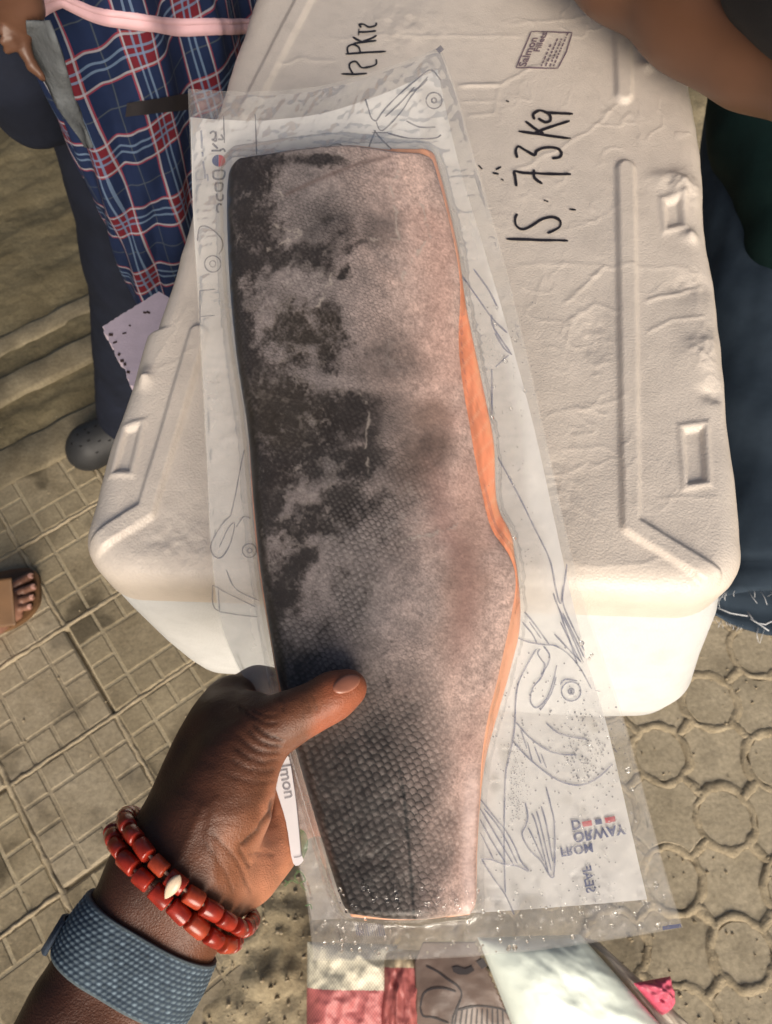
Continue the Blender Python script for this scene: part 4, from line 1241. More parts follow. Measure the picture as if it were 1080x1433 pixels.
for pts in ([(398, 1240), (408, 1232), (417, 1236), (412, 1226), (420, 1218)], [(414, 1218), (422, 1222), (427, 1232), (420, 1236), (428, 1246)], [(427, 1268), (434, 1266), (436, 1272)], [(404, 1236), (398, 1232)]):
    b.ribbon(curve(pts, 4), 2.0, lambda X_, Y_: pk(X_, Y_, .0012))
b.build("green_print", M_green, pouch)
# drops of melt water on the film
M_drop, nt, bs, L = nmat("water_drop")
bs.inputs['Base Color'].default_value = (1, 1, 1, 1); bs.inputs['Roughness'].default_value = .03; bs.inputs['Transmission Weight'].default_value = 1; bs.inputs['IOR'].default_value = 1.33
b = MB()
for k in range(300):
    if k < 190: x, y = rng.uniform(450, 950), rng.uniform(1240, 1345)
    elif k < 270: x, y = rng.uniform(790, 940), rng.uniform(900, 1300)
    else: x, y = rng.uniform(680, 800), rng.uniform(420, 800)
    rx_ = np.interp(y, [420, 600, 820, 1020, 1299, 1350], [715, 755, 805, 870, 950, 940]) - 6
    if x > rx_ or y > np.interp(x, [438, 700, 955], [1348, 1338, 1300]) - 3: continue
    c = pk(np.array(x), np.array(y), .0022 + float(samp(tent, np.array(x), np.array(y)))); s = abs(rng.normal(.0005, .0003)) + .00025
    b.add(icoV * [s, s, s] + c, icoF)
dr = b.build("water_drops", M_drop, None, True)
tag(dr, "small drops of melt water beaded on the clear pouch", "water drops", None, "stuff")
# ------------------------------------------------------------------ the hand that holds the pack
def pr(px, py, d, rpx): return (at(np.array(float(px)), np.array(float(py)), d), rpx * d / FPX)
hand = SDF()
nrm = np.array([0.86, 0.50])                                     # across the forearm in the picture
def flat_chain(rows, off, rr, k=.012):
    for s in (-1, 1):
        hand.chain([(at(np.array(x + s * off * nrm[0]), np.array(y + s * off * nrm[1]), d), rr * q * d / FPX) for x, y, d, q in rows], k)
flat_chain([(48, 1610, .306, 1.10), (88, 1525, .314, 1.05), (138, 1432, .322, 1.0), (188, 1340, .331, .955), (245, 1243, .340, .92), (268, 1205, .345, .90)], 33, 62)
hand.chain([pr(255, 1205, .346, 64), pr(283, 1105, .362, 50), pr(310, 1015, .380, 35), pr(322, 978, .388, 29)], .018)
hand.chain([pr(296, 1060, .368, 36), pr(330, 1018, .366, 30), pr(356, 1002, .362, 26)], .018)     # index side
hand.chain([pr(330, 975, .393, 25), pr(360, 958, .406, 23), pr(430, 955, .4075, 19.5), pr(490, 975, .4035, 17)], .006)     # index finger behind the pack
hand.chain([pr(278, 1190, .340, 62), pr(313, 1125, .345, 58), pr(331, 1072, .349, 44), pr(371, 1025, .3515, 36)], .014)       # ball of the thumb
hand.chain([pr(372, 1025, .3515, 35), pr(408, 1004, .3525, 33), pr(442, 988, .3535, 28.5), pr(468, 973, .354, 28.5), pr(489, 962, .3548, 24)], .007)
hand.chain([pr(284, 1226, .352, 50), pr(340, 1208, .366, 48), pr(378, 1172, .3815, 38), pr(402, 1120, .392, 36), pr(400, 1060, .399, 36)], .014)     # heel of the palm, behind the pack
hand.chain([pr(300, 1130, .372, 44), pr(345, 1060, .396, 36), pr(340, 990, .402, 28)], .014)
for rows in ([(365, 1020, .407, 25), (450, 1022, .402, 20), (520, 1028, .397, 18), (570, 1040, .394, 16)],
             [(385, 1080, .4015, 25), (470, 1092, .3945, 20), (535, 1100, .3895, 18), (585, 1105, .3860, 15.5)],
             [(408, 1135, .394, 24), (470, 1155, .387, 18), (520, 1165, .3825, 16), (555, 1172, .380, 14)]):
    hand.chain([pr(*r) for r in rows], .006)
HV, HF, HN = hand.mesh(0.00115)
hx_, hy_ = proj(HV)
facing = ((CAMP - HV) / np.linalg.norm(CAMP - HV, axis=1, keepdims=True) * HN).sum(1) > 0.05
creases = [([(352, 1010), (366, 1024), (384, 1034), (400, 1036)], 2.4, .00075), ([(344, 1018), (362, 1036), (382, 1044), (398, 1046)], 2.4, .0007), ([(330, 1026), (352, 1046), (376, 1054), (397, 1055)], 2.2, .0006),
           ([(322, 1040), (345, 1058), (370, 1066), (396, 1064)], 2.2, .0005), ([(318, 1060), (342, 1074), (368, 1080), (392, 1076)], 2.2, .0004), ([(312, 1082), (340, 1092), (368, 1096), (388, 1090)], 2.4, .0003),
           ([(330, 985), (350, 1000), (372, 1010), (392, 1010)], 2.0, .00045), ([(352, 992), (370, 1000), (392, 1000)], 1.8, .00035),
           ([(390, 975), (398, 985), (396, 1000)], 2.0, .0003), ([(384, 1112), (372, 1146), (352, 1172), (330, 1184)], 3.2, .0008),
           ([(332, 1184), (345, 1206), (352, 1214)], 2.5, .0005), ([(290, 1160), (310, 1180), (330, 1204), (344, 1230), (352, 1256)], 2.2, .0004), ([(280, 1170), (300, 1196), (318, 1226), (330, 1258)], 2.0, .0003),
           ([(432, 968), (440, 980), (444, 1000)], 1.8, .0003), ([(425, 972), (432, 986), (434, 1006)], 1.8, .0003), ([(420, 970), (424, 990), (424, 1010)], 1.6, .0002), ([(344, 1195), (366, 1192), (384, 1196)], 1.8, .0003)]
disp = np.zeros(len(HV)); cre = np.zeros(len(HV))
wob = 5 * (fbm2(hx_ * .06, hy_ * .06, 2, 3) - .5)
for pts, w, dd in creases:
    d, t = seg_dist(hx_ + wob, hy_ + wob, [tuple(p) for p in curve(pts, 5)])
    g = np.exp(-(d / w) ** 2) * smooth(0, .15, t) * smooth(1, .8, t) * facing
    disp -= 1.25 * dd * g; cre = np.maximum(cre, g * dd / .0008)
fold = fbm2(hx_ * .035 - hy_ * .02, hx_ * .02 + hy_ * .09, 4, 12) - .5
disp += .00045 * fold * facing * smooth(1240, 1180, hy_)
# tendons and veins at the wrist
for pts in ([(285, 1130), (262, 1180), (235, 1230)], [(300, 1120), (292, 1170), (300, 1230)]):
    d, t = seg_dist(hx_, hy_, pts); disp += .0006 * np.exp(-(d / 7) ** 2) * facing
HV2 = HV + HN * disp[:, None]
# paler on the palm side, darker on the back and forearm
dorsal = np.array([58, 32, 22.]); mid_ = np.array([118, 75, 53.]); palm = np.array([190, 128, 98.])
acr = (hx_ - 300) * .80 + (hy_ - 1100) * .42
t_th = smooth(-55, 85, acr + 25 * (fbm2(hx_ * .03, hy_ * .03, 3, 4) - .5))
C_ = dorsal + (mid_ - dorsal) * t_th[:, None]
heel, _ = seg_dist(hx_, hy_, [(372, 1250), (392, 1200), (405, 1150), (398, 1110)])
pm = smooth(60, 26, heel) * smooth(-8, 10, (hx_ - 335) * .75 + (hy_ - 1190) * .35)
C_ = C_ + (palm - C_) * pm[:, None]
tipd = np.hypot(hx_ - 486, hy_ - 966); under = smooth(-4, 18, (hx_ - 440) * .5 + (hy_ - 988) * .86)
C_ = C_ + (np.array([158, 88, 60.]) - C_) * (np.maximum(smooth(62, 15, tipd) * .8, under * smooth(420, 450, hx_) * .85))[:, None]
fore = smooth(1180, 1330, hy_ - (hx_ - 245) * .5)
C_ = C_ + (np.array([98, 58, 39.]) - C_) * (fore * smooth(-80, 60, (hx_ - 200) * .86 + (hy_ - 1330) * .5) * .8)[:, None]
C_ = C_ + (np.array([150, 96, 68.]) - C_) * (smooth(1120, 1180, hy_) * smooth(1300, 1240, hy_) * smooth(285, 320, hx_) * (1 - pm) * .6)[:, None]
behind = ~facing
C_[behind] = palm * .9
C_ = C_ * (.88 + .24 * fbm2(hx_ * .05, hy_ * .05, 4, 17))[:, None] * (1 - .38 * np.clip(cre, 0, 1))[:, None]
M_hskin = colattr("brown_skin", .47, .42, 1300, .30, .0005, .04, True)
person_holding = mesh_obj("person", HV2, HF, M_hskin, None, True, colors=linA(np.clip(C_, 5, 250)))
tag(person_holding, "forearm and hand with thumb on the packed fish, wearing a blue strap and red beads", "person")
# thumb nail
tx = np.array([.90, -.43]); ty = np.array([.43, .90])
rows, nn_ = [], 15
Vn = []
for j in range(nn_):
    for i in range(nn_):
        a, b_ = -1 + 2 * i / (nn_ - 1), -1 + 2 * j / (nn_ - 1)
        rr_ = max(abs(a), abs(b_)); q = math.hypot(a, b_) + 1e-9; a, b_ = a * rr_ / q * (1.0), b_ * rr_ / q
        Vn.append(np.array([485, 957]) + tx * (a * 22) + ty * (b_ * (12.5 - 1.0 * a)))
Vn = np.array(Vn); R_ = ray(Vn[:, 0], Vn[:, 1])
Pn = hand.hit(CAMP, R_, .30, .42, 90); Nn = hand.grad(Pn)
ed = np.hypot(((Vn - [485, 957]) @ tx) / 22, ((Vn - [485, 957]) @ ty) / 12.5)
Pn = Pn + Nn * (.0006 - .0011 * smooth(.82, 1.0, ed))[:, None]
M_nail = simple("fingernail", (.34, .135, .085), .34, .08, 120, 0, 0, 0, .6)
mesh_obj("fingernail", Pn, grid_faces(nn_, nn_), M_nail, person_holding)

# ------------------------------------------------------------------ rings round the wrist: follow the arm's own surface
def wrist_ring(px, py, d, off_r, n, tilt=0.0, w=0.0, dvec=None):
    """n points round the arm, at off_r from the skin"""
    c = at(np.array(float(px)), np.array(float(py)), d)
    axis = at(np.array(245.), np.array(1243.), .340) - at(np.array(138.), np.array(1432.), .322); axis /= np.linalg.norm(axis)
    e1 = np.cross(axis, CAMP - c); e1 /= np.linalg.norm(e1)
    e2 = np.cross(e1, axis)
    if e2 @ (CAMP - c) < 0: e2 = -e2
    if e1[0] < 0: e1 = -e1
    th = 2 * np.pi * np.arange(n) / n
    D = np.cos(th)[:, None] * e1 + np.sin(th)[:, None] * e2 + axis * (tilt * np.cos(th))[:, None]
    lo, hi = np.zeros(n), np.full(n, .06)
    for _ in range(36):
        m = (lo + hi) / 2; f = hand.f(c + axis * w + m[:, None] * D) - off_r
        lo = np.where(f < 0, m, lo); hi = np.where(f < 0, hi, m)
    Dn = D / np.linalg.norm(D, axis=1, keepdims=True)
    return c + axis * w + m[:, None] * D, Dn, axis

M_bead = simple("red_coral_bead", (.30, .024, .012), .22, .35, 160, 300, .12, .0004, .55)
M_bead2 = simple("red_coral_bead_orange", (.36, .05, .02), .25, .3, 160, 300, .12, .0004, .55)
M_cord = simple("beige_cord", (.45, .33, .24), .8)
M_shell = simple("cowrie_shell", (.74, .58, .42), .35, .1, 120)
def bead_mesh(l, r, m):
    prof = [(-.5, .12), (-.5, .70), (-.475, .93), (-.42, 1.0), (0, 1.02), (.42, 1.0), (.475, .93), (.5, .70), (.5, .12)]
    n = 16; V = []
    for z_, q in prof:
        for k in range(n): V.append((r * q * math.cos(2 * math.pi * k / n), r * q * math.sin(2 * math.pi * k / n), l * z_))
    F = grid_faces(n, len(prof), True)
    o = mesh_obj("bead", np.array(V), F, m); me = o.data; bpy.data.objects.remove(o)
    return me
BL = .0098
bead_a = [bead_mesh(BL * q, .0036, m) for q, m in ((.98, M_bead), (.90, M_bead), (1.05, M_bead2), (.86, M_bead2))]
from mathutils import Matrix
def bracelet(px, py, d, label, seed, shell_at=None):
    P_, D_, ax_ = wrist_ring(px, py, d, .0040, 240, -0.20)
    root = thing("bead_bracelet", P_[:1].mean(0), label, "bracelet", "red bead bracelets on the wrist")
    seg = np.linalg.norm(np.roll(P_, -1, 0) - P_, axis=1); cum = np.concatenate([[0], np.cumsum(seg)])
    n = int(round(cum[-1] / (BL * 1.02))); rs = random.Random(seed)
    step = cum[-1] / n
    b = MB(); b.tube([P_[k % 240] for k in range(0, 241, 3)], .0008, 5); b.build("cord", M_cord, root)
    for k in range(n):
        s = (k + .5) * step
        i = int(np.searchsorted(cum, s)) - 1; i = max(0, min(i, 239)); t = (s - cum[i]) / seg[i]
        p = P_[i] * (1 - t) + P_[(i + 1) % 240] * t
        tan = P_[(i + 2) % 240] - P_[i - 1]; tan /= np.linalg.norm(tan)
        out_ = D_[i] - tan * (D_[i] @ tan); out_ /= np.linalg.norm(out_)
        y_ = np.cross(tan, out_)
        o = bpy.data.objects.new("bead", bead_a[rs.choice((0, 0, 0, 1, 1, 2, 3))]); COL.objects.link(o); o.parent = root
        j = rs.uniform(-.12, .12)
        Rm = Matrix(((out_[0], y_[0], tan[0]), (out_[1], y_[1], tan[1]), (out_[2], y_[2], tan[2]))) @ Matrix.Rotation(j, 3, 'X') @ Matrix.Rotation(rs.uniform(0, 6), 3, 'Z')
        sc_ = Matrix.Diagonal((rs.uniform(.90, 1.08),) * 2 + (rs.uniform(.86, .99),)).to_3x3()
        M4 = (Rm @ sc_).to_4x4(); M4.translation = Vector(p - np.array(root.location) + out_ * rs.uniform(-.0003, .0006))
        o.matrix_basis = M4
    return root
br1 = bracelet(264, 1221, .3425, "string of red beads around the wrist, nearer the hand", 3)
br2 = bracelet(250, 1246, .3400, "string of red beads with a small cream shell, nearer the blue strap", 8)
# the shell on the second string
sp = hand.hit(CAMP, ray(np.array([249.]), np.array([1230.])), .25, .42, 90)[0]
sn = hand.grad(sp[None])[0]; spx = sp + sn * .0098
ax_ = at(np.array(258.), np.array(1216.), .335) - at(np.array(241.), np.array(1243.), .335); ax_ /= np.linalg.norm(ax_)
sx_ = np.cross(ax_, sn); sx_ /= np.linalg.norm(sx_)
Vs = []
for i in range(17):
    t = i / 16; a = math.sin(math.pi * t) ** .7 * (1.15 - .45 * t)
    for k in range(14):
        th = 2 * math.pi * k / 14
        r_ = a * (1 - .18 * (math.cos(th - math.pi / 2) > .96))
        Vs.append(spx + ax_ * (t - .5) * -.0115 + sx_ * math.cos(th) * r_ * .0029 + sn * math.sin(th) * r_ * .0024)
mesh_obj("shell", np.array(Vs), grid_faces(14, 17, True), M_shell, br2)

# woven blue watch strap
ns, nw = 440, 66
W = .0262
Vst, Cst = [], []
ringw = []
for j in range(nw):
    t = j / (nw - 1) - .5
    P_, D_, ax_ = wrist_ring(195, 1340, .3312, .0016, ns, 0.0, t * W)
    ringw.append((P_, D_))
s_i = np.arange(ns) / ns
cellN = 66
for j in range(nw):
    P_, D_ = ringw[j]
    t = j / (nw - 1)
    row = t * 13
    ph = s_i * cellN + .5 * (int(row) % 2) + .35 * (row - int(row))
    fx = ph - np.floor(ph); fy = row - math.floor(row)
    bumpv = np.sin(np.pi * fx) * math.sin(math.pi * fy) if 0.4 < row < 12.6 else .6 * np.ones(ns)
    edge_ = min(1, min(t, 1 - t) / .05)
    hgt = .0005 * bumpv * (1 if 0.4 < row < 12.6 else .8) + .0004 * edge_
    Vst.append(P_ + D_ * hgt[:, None])
    light = np.array([114, 130, 140.]) ; darkc = np.array([64, 77, 91.]); gr = np.array([92, 104, 110.])
    rnd = noise2(np.floor(ph) * 3.7, np.full(ns, math.floor(row) * 5.3), 7)
    m_ = np.clip(bumpv * 1.15 - .1, 0, 1)[:, None]
    top = light * (.75 + .5 * rnd)[:, None]
    c_ = darkc + (top - darkc) * m_
    if not (0.4 < row < 12.6): c_ = np.tile(gr, (ns, 1))
    Cst.append(c_)
Vst = np.concatenate(Vst); Cst = np.concatenate(Cst)
inner = np.concatenate([ringw[nw - 1][0] - ringw[nw - 1][1] * .0018, ringw[0][0] - ringw[0][1] * .0018])
F = grid_faces(ns, nw, True); k0 = ns * nw
i = np.arange(ns); i2 = (i + 1) % ns
F = np.concatenate([F, np.stack([(nw - 1) * ns + i, (nw - 1) * ns + i2, k0 + i2, k0 + i], -1), np.stack([k0 + i, k0 + i2, k0 + ns + i2, k0 + ns + i], -1), np.stack([k0 + ns + i, k0 + ns + i2, i2, i], -1)])
M_strap = colattr("woven_strap", .8, .2)
strap = thing("watch_strap", at(np.array(190.), np.array(1338.), .3312), "woven blue grey watch strap around the wrist below the red beads", "watch strap")
mesh_obj("woven_band", np.concatenate([Vst, inner]), F, M_strap, strap, True, colors=linA(np.concatenate([Cst, np.tile([70, 80, 92.], (2 * ns, 1))])))
# the loop end that stands off on the far side
kk = int(ns * .5)
bt = MB()
for q in (-.40, .40):
    pass
P0_, D0_, ax_ = wrist_ring(195, 1340, .3312, .0030, ns, 0.0, 0)
V = []; n_ = 22
for s_ in range(n_):
    a = kk - 14 + s_ * 1.3
    i0 = int(a) % ns
    lift = .0016 * math.sin(math.pi * s_ / (n_ - 1)) + .0004
    for q in (-.5, .5): V.append(P0_[i0] + D0_[i0] * lift + ax_ * (q * W * .55 - .0075))
bt.add(V, [(2 * s_, 2 * s_ + 1, 2 * s_ + 3, 2 * s_ + 2) for s_ in range(n_ - 1)])
lo_ = bt.build("loop_end", simple("strap_loop", lin(58, 70, 86), .85, .2, 900, 900, .6, .0006), strap)
so = lo_.modifiers.new("thickness", 'SOLIDIFY'); so.thickness = .0016
# ------------------------------------------------------------------ person in the checked garment, standing on the left
def sdf_obj(name, s, vox, m, parent=None, col=None, fold=None, smooth_=True):
    V, F, N = s.mesh(vox)
    if fold is not None: V = V + N * fold(V)[:, None]
    return mesh_obj(name, V, F, m, parent, smooth_, colors=None if col is None else col(V, N))

M_dskin = simple("dark_skin", (.115, .055, .034), .42, .15, 20, 900, .2, .0003, .4)
M_dskin2 = simple("dark_arm_skin", (.125, .058, .032), .42, .12, 14, 700, .2, .0003, .4)
M_trouser = simple("navy_trouser_cloth", (.010, .013, .024), .85, .2, 30, 700, .4, .0006, .2)
GC = np.array([-.256, .880]); GE = np.array([.19, .982]); GN = np.array([.982, -.19])
person_check = thing("person", (-.34, .90, 0), "person standing left of the box in a navy checked garment with a pink band", "person")
body = SDF()
body.chain([((-.315, .915, 1.46), .12), ((-.30, .91, 1.22), .105), ((-.285, .91, 1.02), .085), ((-.30, .92, .86), .10)], .03)
body.chain([((-.31, .90, .84), .085), ((-.385, .87, .48), .058), ((-.500, .875, .10), .036), ((-.57, .84, .035), .034)], .02)
body.chain([((-.31, .99, .84), .085), ((-.36, 1.06, .48), .058), ((-.42, 1.10, .10), .036), ((-.49, 1.06, .035), .034)], .02)
# arm that hangs at the far left, hand resting on the hip
hq = lambda x, y, d, r: pr(x, y, d, r)
body.chain([((-.33, .80, 1.40), .06), hq(-140, -190, .50, 60), hq(-40, -50, .545, 46), hq(16, -8, .575, 38), hq(27, 14, .582, 27), hq(29, 42, .59, 13)], .010)
body.chain([hq(30, 44, .59, 12), hq(35, 72, .595, 8.5), hq(45, 92, .60, 7.5), hq(60, 109, .605, 5)], .003)
body.chain([hq(27, 48, .588, 10), hq(15, 52, .583, 7), hq(5, 58, .582, 6)], .0025)
body.chain([hq(26, 34, .586, 11), hq(13, 36, .580, 7.5), hq(2, 42, .578, 6.5)], .0025)
body.chain([hq(28, 54, .592, 10), hq(20, 64, .588, 6.5), hq(10, 70, .588, 5.5)], .0025)
sdf_obj("body", body, .0030, M_dskin, person_check)
# trousers
tr = SDF()
tr.chain([((-.300, .915, .985), .112), ((-.295, .92, .86), .124), ((-.365, .875, .50), .088), ((-.520, .872, .078), .060)], .03)
tr.chain([((-.295, .95, .86), .118), ((-.35, 1.06, .50), .088), ((-.42, 1.10, .16), .070)], .03)
tr.cone((-.385, .775, .86), .050, (-.395, .80, .80), .048, .04)
sdf_obj("trousers", tr, .007, M_trouser, person_check, None, lambda V: .007 * (fbm2(V[:, 0] * 14 + V[:, 1] * 9, V[:, 2] * 16, 4, 5) - .5))

# checked cloth: lines of the check run in the cloth's own coordinates
def check_mat():
    m, nt, bs, L = nmat("checked_cloth")
    tc = nt.nodes.new('ShaderNodeTexCoord'); sx_ = nt.nodes.new('ShaderNodeSeparateXYZ'); L.new(tc.outputs['UV'], sx_.inputs[0])
    K = (0, 0, 0)
    blue = (.10, .15, .24); pale = (.25, .25, .29); redl = (.20, .035, .045); dim = (.05, .065, .085)
    def axis(out, P_, groups):
        d = nt.nodes.new('ShaderNodeMath'); d.operation = 'DIVIDE'; d.inputs[1].default_value = P_; L.new(out, d.inputs[0])
        f = nt.nodes.new('ShaderNodeMath'); f.operation = 'FRACT'; L.new(d.outputs[0], f.inputs[0])
        return ramp(nt, f.outputs[0], groups, 'CONSTANT').outputs[0]
    g = [(0, K), (.12, redl), (.14, pale), (.162, K), (.28, blue), (.308, K), (.36, blue), (.388, K), (.49, pale), (.513, redl), (.535, K), (.83, dim), (.846, K)]
    band = [(0, 0.0), (.12, 1.0), (.535, 0.0)]
    a = axis(sx_.outputs[0], .082, g); b_ = axis(sx_.outputs[1], .088, g)
    ba = axis(sx_.outputs[0], .082, band); bb = axis(sx_.outputs[1], .088, band)
    base = mixc(nt, .6, (.010, .020, .062), (.010, .020, .062))
    # where two bands cross the cloth is dark red
    cross = mixc(nt, 1.0, ba, bb, 'MULTIPLY')
    one = nt.nodes.new('ShaderNodeSeparateColor'); L.new(cross, one.inputs[0])
    c = mixc(nt, one.outputs[0], base, (.12, .012, .022))
    c = mixc(nt, 1.0, c, a, 'LIGHTEN'); c = mixc(nt, 1.0, c, b_, 'LIGHTEN')
    lum = mixc(nt, 1.0, a, b_, 'MULTIPLY'); c = mixc(nt, 1.0, c, lum, 'ADD')
    w = nt.nodes.new('ShaderNodeTexWave'); w.inputs['Scale'].default_value = 600; w.inputs['Distortion'].default_value = 2
    L.new(tc.outputs['UV'], w.inputs['Vector'])
    n = noise_node(nt, 30, 4)
    r = ramp(nt, n.outputs['Fac'], [(.3, .82), (.7, 1.1)])
    L.new(mixc(nt, 1.0, c, r.outputs[0], 'MULTIPLY'), bs.inputs['Base Color'])
    bs.inputs['Roughness'].default_value = .82; bs.inputs['Specular IOR Level'].default_value = .2
    bump(nt, bs, w.outputs['Fac'], .12, .0004)
    return m
M_check = check_mat()
EA, EB = .205, .092
def garment_pt(a, z, grow=0.0):
    fo = .013 * (fbm2(a * 3.2 + z * 1.5, z * 4 + 2, 3, 8) - .5) * 2 + .0035 * np.sin(a * 17 + 6 * np.sin(z * 9)) + .006 * np.sin(a * 9 + 4 * z) * smooth(1.1, .8, z)
    taper = 1 + .10 * smooth(.98, 1.06, z) * 0
    r1, r2 = EA * taper + grow + fo, EB * taper + grow + fo
    P_ = GC + np.cos(a)[..., None] * r1[..., None] * GE + np.sin(a)[..., None] * r2[..., None] * GN
    return np.concatenate([P_, z[..., None]], -1)
nA, nZ = 300, 200
aa = np.linspace(0, 2 * np.pi, nA); zz = np.linspace(.48, 1.30, nZ)
Ag, Zg = np.meshgrid(aa, zz)
Pg = garment_pt(Ag, Zg)
arc = np.concatenate([[0], np.cumsum(np.linalg.norm(np.diff(garment_pt(aa, np.full(nA, .95)), axis=0), axis=1))])
UVg = np.stack([np.broadcast_to(arc, Ag.shape) + .006 * (fbm2(Ag * 4, Zg * 14, 3, 2) - .5), Zg + .010 * np.sin(Ag * 2) + .012 * (fbm2(Ag * 2, Zg * 6, 3, 9) - .5)], -1)
g = mesh_obj("checked_garment", Pg.reshape(-1, 3), grid_faces(nA, nZ), M_check, person_check, True, uv=UVg.reshape(-1, 2))
so = g.modifiers.new("thickness", 'SOLIDIFY'); so.thickness = .0015
# pink band across it: found where the photograph shows it
M_pink = simple("pink_band_cloth", (.72, .46, .50), .75, .06, 40, 500, .3, .0005, .25)
def on_garment(px, py, lift=.0):
    """point of the garment's surface seen at a pixel"""
    R_ = ray(px, py); ts = np.linspace(.3, 1.3, 1400)
    Pt = CAMP + ts[:, None] * R_
    q = Pt[:, :2] - GC; x_, y_ = q @ GE, q @ GN
    a = np.arctan2(y_ / EB, x_ / EA)
    ref = garment_pt(a, Pt[:, 2], lift)
    ins = np.hypot(q[:, 0], q[:, 1]) <= np.hypot(ref[:, 0] - GC[0], ref[:, 1] - GC[1])
    k = np.argmax(ins)
    return (a[k], Pt[k, 2]) if ins.any() else None
up_, lo__ = [], []
for t in np.linspace(0, 1, 30):
    x = 84 + t * (362 - 84)
    yu = np.interp(x, [60, 84, 120, 150, 200, 250, 300, 362], [-22, -14, 2, 11, 19, 23.5, 25.5, 26])
    yl = np.interp(x, [60, 84, 120, 150, 200, 250, 300, 362], [-4, 6, 25, 34, 43, 49, 50, 47])
    A_, B_ = on_garment(x, yu), on_garment(x, yl)
    if A_ and B_: up_.append(A_); lo__.append(B_)
if len(up_) > 4:
    up_, lo__ = np.array(up_), np.array(lo__)
    # carry the band on round the body behind
    def ext(q):
        da = np.unwrap(q[:, 0]); o = np.argsort(da); return da[o], q[o, 1]
    au, zu = ext(up_); al, zl_ = ext(lo__)
    lo_a, hi_a = max(au[0], al[0]), min(au[-1], al[-1])
    a = np.linspace(lo_a, lo_a + 2 * np.pi, 160)
    tgt = lambda an, zn: np.where(a <= hi_a, np.interp(a, an, zn), zn[-1] + (zn[0] - zn[-1]) * (a - hi_a) / (lo_a + 2 * np.pi - hi_a))
    zt, zb_ = tgt(au, zu), tgt(al, zl_)
    V = []
    prof = [(0, .001), (.06, .0045), (.30, .0055), (.33, .0040), (.36, .0055), (.94, .0045), (1, .001)]
    for q, lf_ in prof: V.append(garment_pt(a, zt + (zb_ - zt) * q, lf_))
    mesh_obj("pink_band", np.concatenate(V), grid_faces(160, len(prof)), M_pink, person_check)
# dark patch stitched on the cloth
M_patch = simple("dark_patch_cloth", (.012, .010, .013), .6, .1, 40, 600, .3)
pts = [[on_garment(x, y) for x, y in row] for row in [[(178 + (266 - 178) * t, 141 - 14 * t) for t in np.linspace(0, 1, 12)], [(176 + (268 - 176) * t, 160 - 10 * t) for t in np.linspace(0, 1, 12)]]]
if all(p for r in pts for p in r):
    V = [garment_pt(np.array(p[0]), np.array(p[1]), .0035) for r in pts for p in r]
    pt = mesh_obj("patch", np.array(V), grid_faces(12, 2), M_patch, person_check)
# grey shirt tail showing beside the checked cloth
M_grey = simple("grey_cloth", (.105, .115, .125), .95, .25, 60, 300, .6, .002, .1)
V, n_ = [], 26
for k in range(n_):
    t = k / (n_ - 1)
    yb = 28 + t * 178
    xr = np.interp(yb, [28, 35, 75, 140, 177, 218], [62, 65, 80, 97, 112, 128]) + 8; xl = np.interp(yb, [28, 37, 55, 88, 106, 120, 151, 180, 208, 218], [36, 36, 39, 47, 61, 69, 82, 102, 119, 126])
    for q in range(7):
        s = q / 6; x = xl + (xr - xl) * s
        V.append(at(np.array(x), np.array(yb), .565 + .13 * t + .012 * math.sin(3 * s + 6 * t) - .010 * s + .012 * float(noise2(s * 2.5, t * 7, 4) - .5)))
tail = mesh_obj("shirt_tail", np.array(V), grid_faces(7, n_), M_grey, person_check)
so = tail.modifiers.new("thickness", 'SOLIDIFY'); so.thickness = .002
# perforated clogs
M_clog = simple("grey_rubber", (.018, .019, .021), .6, .15, 60, 400, .2)
M_hole = simple("clog_hole", (.004, .004, .005), .9)
for dx, dy in ((0, 0), (.08, .225)):
    s = SDF()
    hl, toe = np.array([-.500 + dx, .885 + dy, .040]), np.array([-.600 + dx, .822 + dy, .036])
    s.cone(hl, .044, toe, .047, .01); s.cone(hl + [.02, .01, -.012], .036, toe + [-.012, -.008, -.010], .040, .01)
    c = sdf_obj("clog", s, .004, M_clog, person_check)
    bb_ = MB()
    for k in range(14):
        an, rr_ = 2.4 * k, .011 * math.sqrt(k)
        O = toe + np.array([rr_ * math.cos(an) + .01, rr_ * math.sin(an), .1]); hpt = s.hit(O, np.array([0, 0, -1.0]), 0, .2, 60)
        bb_.add([hpt + np.array([.0032 * math.cos(q), .0032 * math.sin(q), .0006]) for q in np.linspace(0, 2 * np.pi, 9)[:-1]], [tuple(range(8))])
    bb_.build("perforation", M_hole, c)

# ------------------------------------------------------------------ person in denim sitting on the right
M_denim, nt, bs, L = nmat("dark_denim")
tc = nt.nodes.new('ShaderNodeTexCoord')
n = noise_node(nt, 16, 5, .6); r = ramp(nt, n.outputs['Fac'], [(.3, (.026, .042, .064)), (.7, (.052, .076, .108))])
w = nt.nodes.new('ShaderNodeTexWave'); w.inputs['Scale'].default_value = 260; w.inputs['Distortion'].default_value = 1.5; w.bands_direction = 'DIAGONAL'
L.new(tc.outputs['Object'], w.inputs['Vector'])
r2 = ramp(nt, w.outputs['Fac'], [(.2, .75), (.8, 1.2)])
L.new(mixc(nt, 1.0, r.outputs[0], r2.outputs[0], 'MULTIPLY'), bs.inputs['Base Color']); bs.inputs['Roughness'].default_value = .85; bs.inputs['Specular IOR Level'].default_value = .2
bump(nt, bs, w.outputs['Fac'], .25, .0006)
M_teal = simple("dark_green_cloth", (.005, .020, .020), .8, .2, 20, 500, .4, .001, .2)
M_black = simple("black_cloth", (.006, .006, .008), .85, .2, 30, 500, .3)
person_denim = thing("person", (.62, .95, 0), "person in dark denim right of the box, bare arm reaching over its lid", "person")
hemc = on(1086, 858, .455); farc = on(1105, 235, .56)
body = SDF()
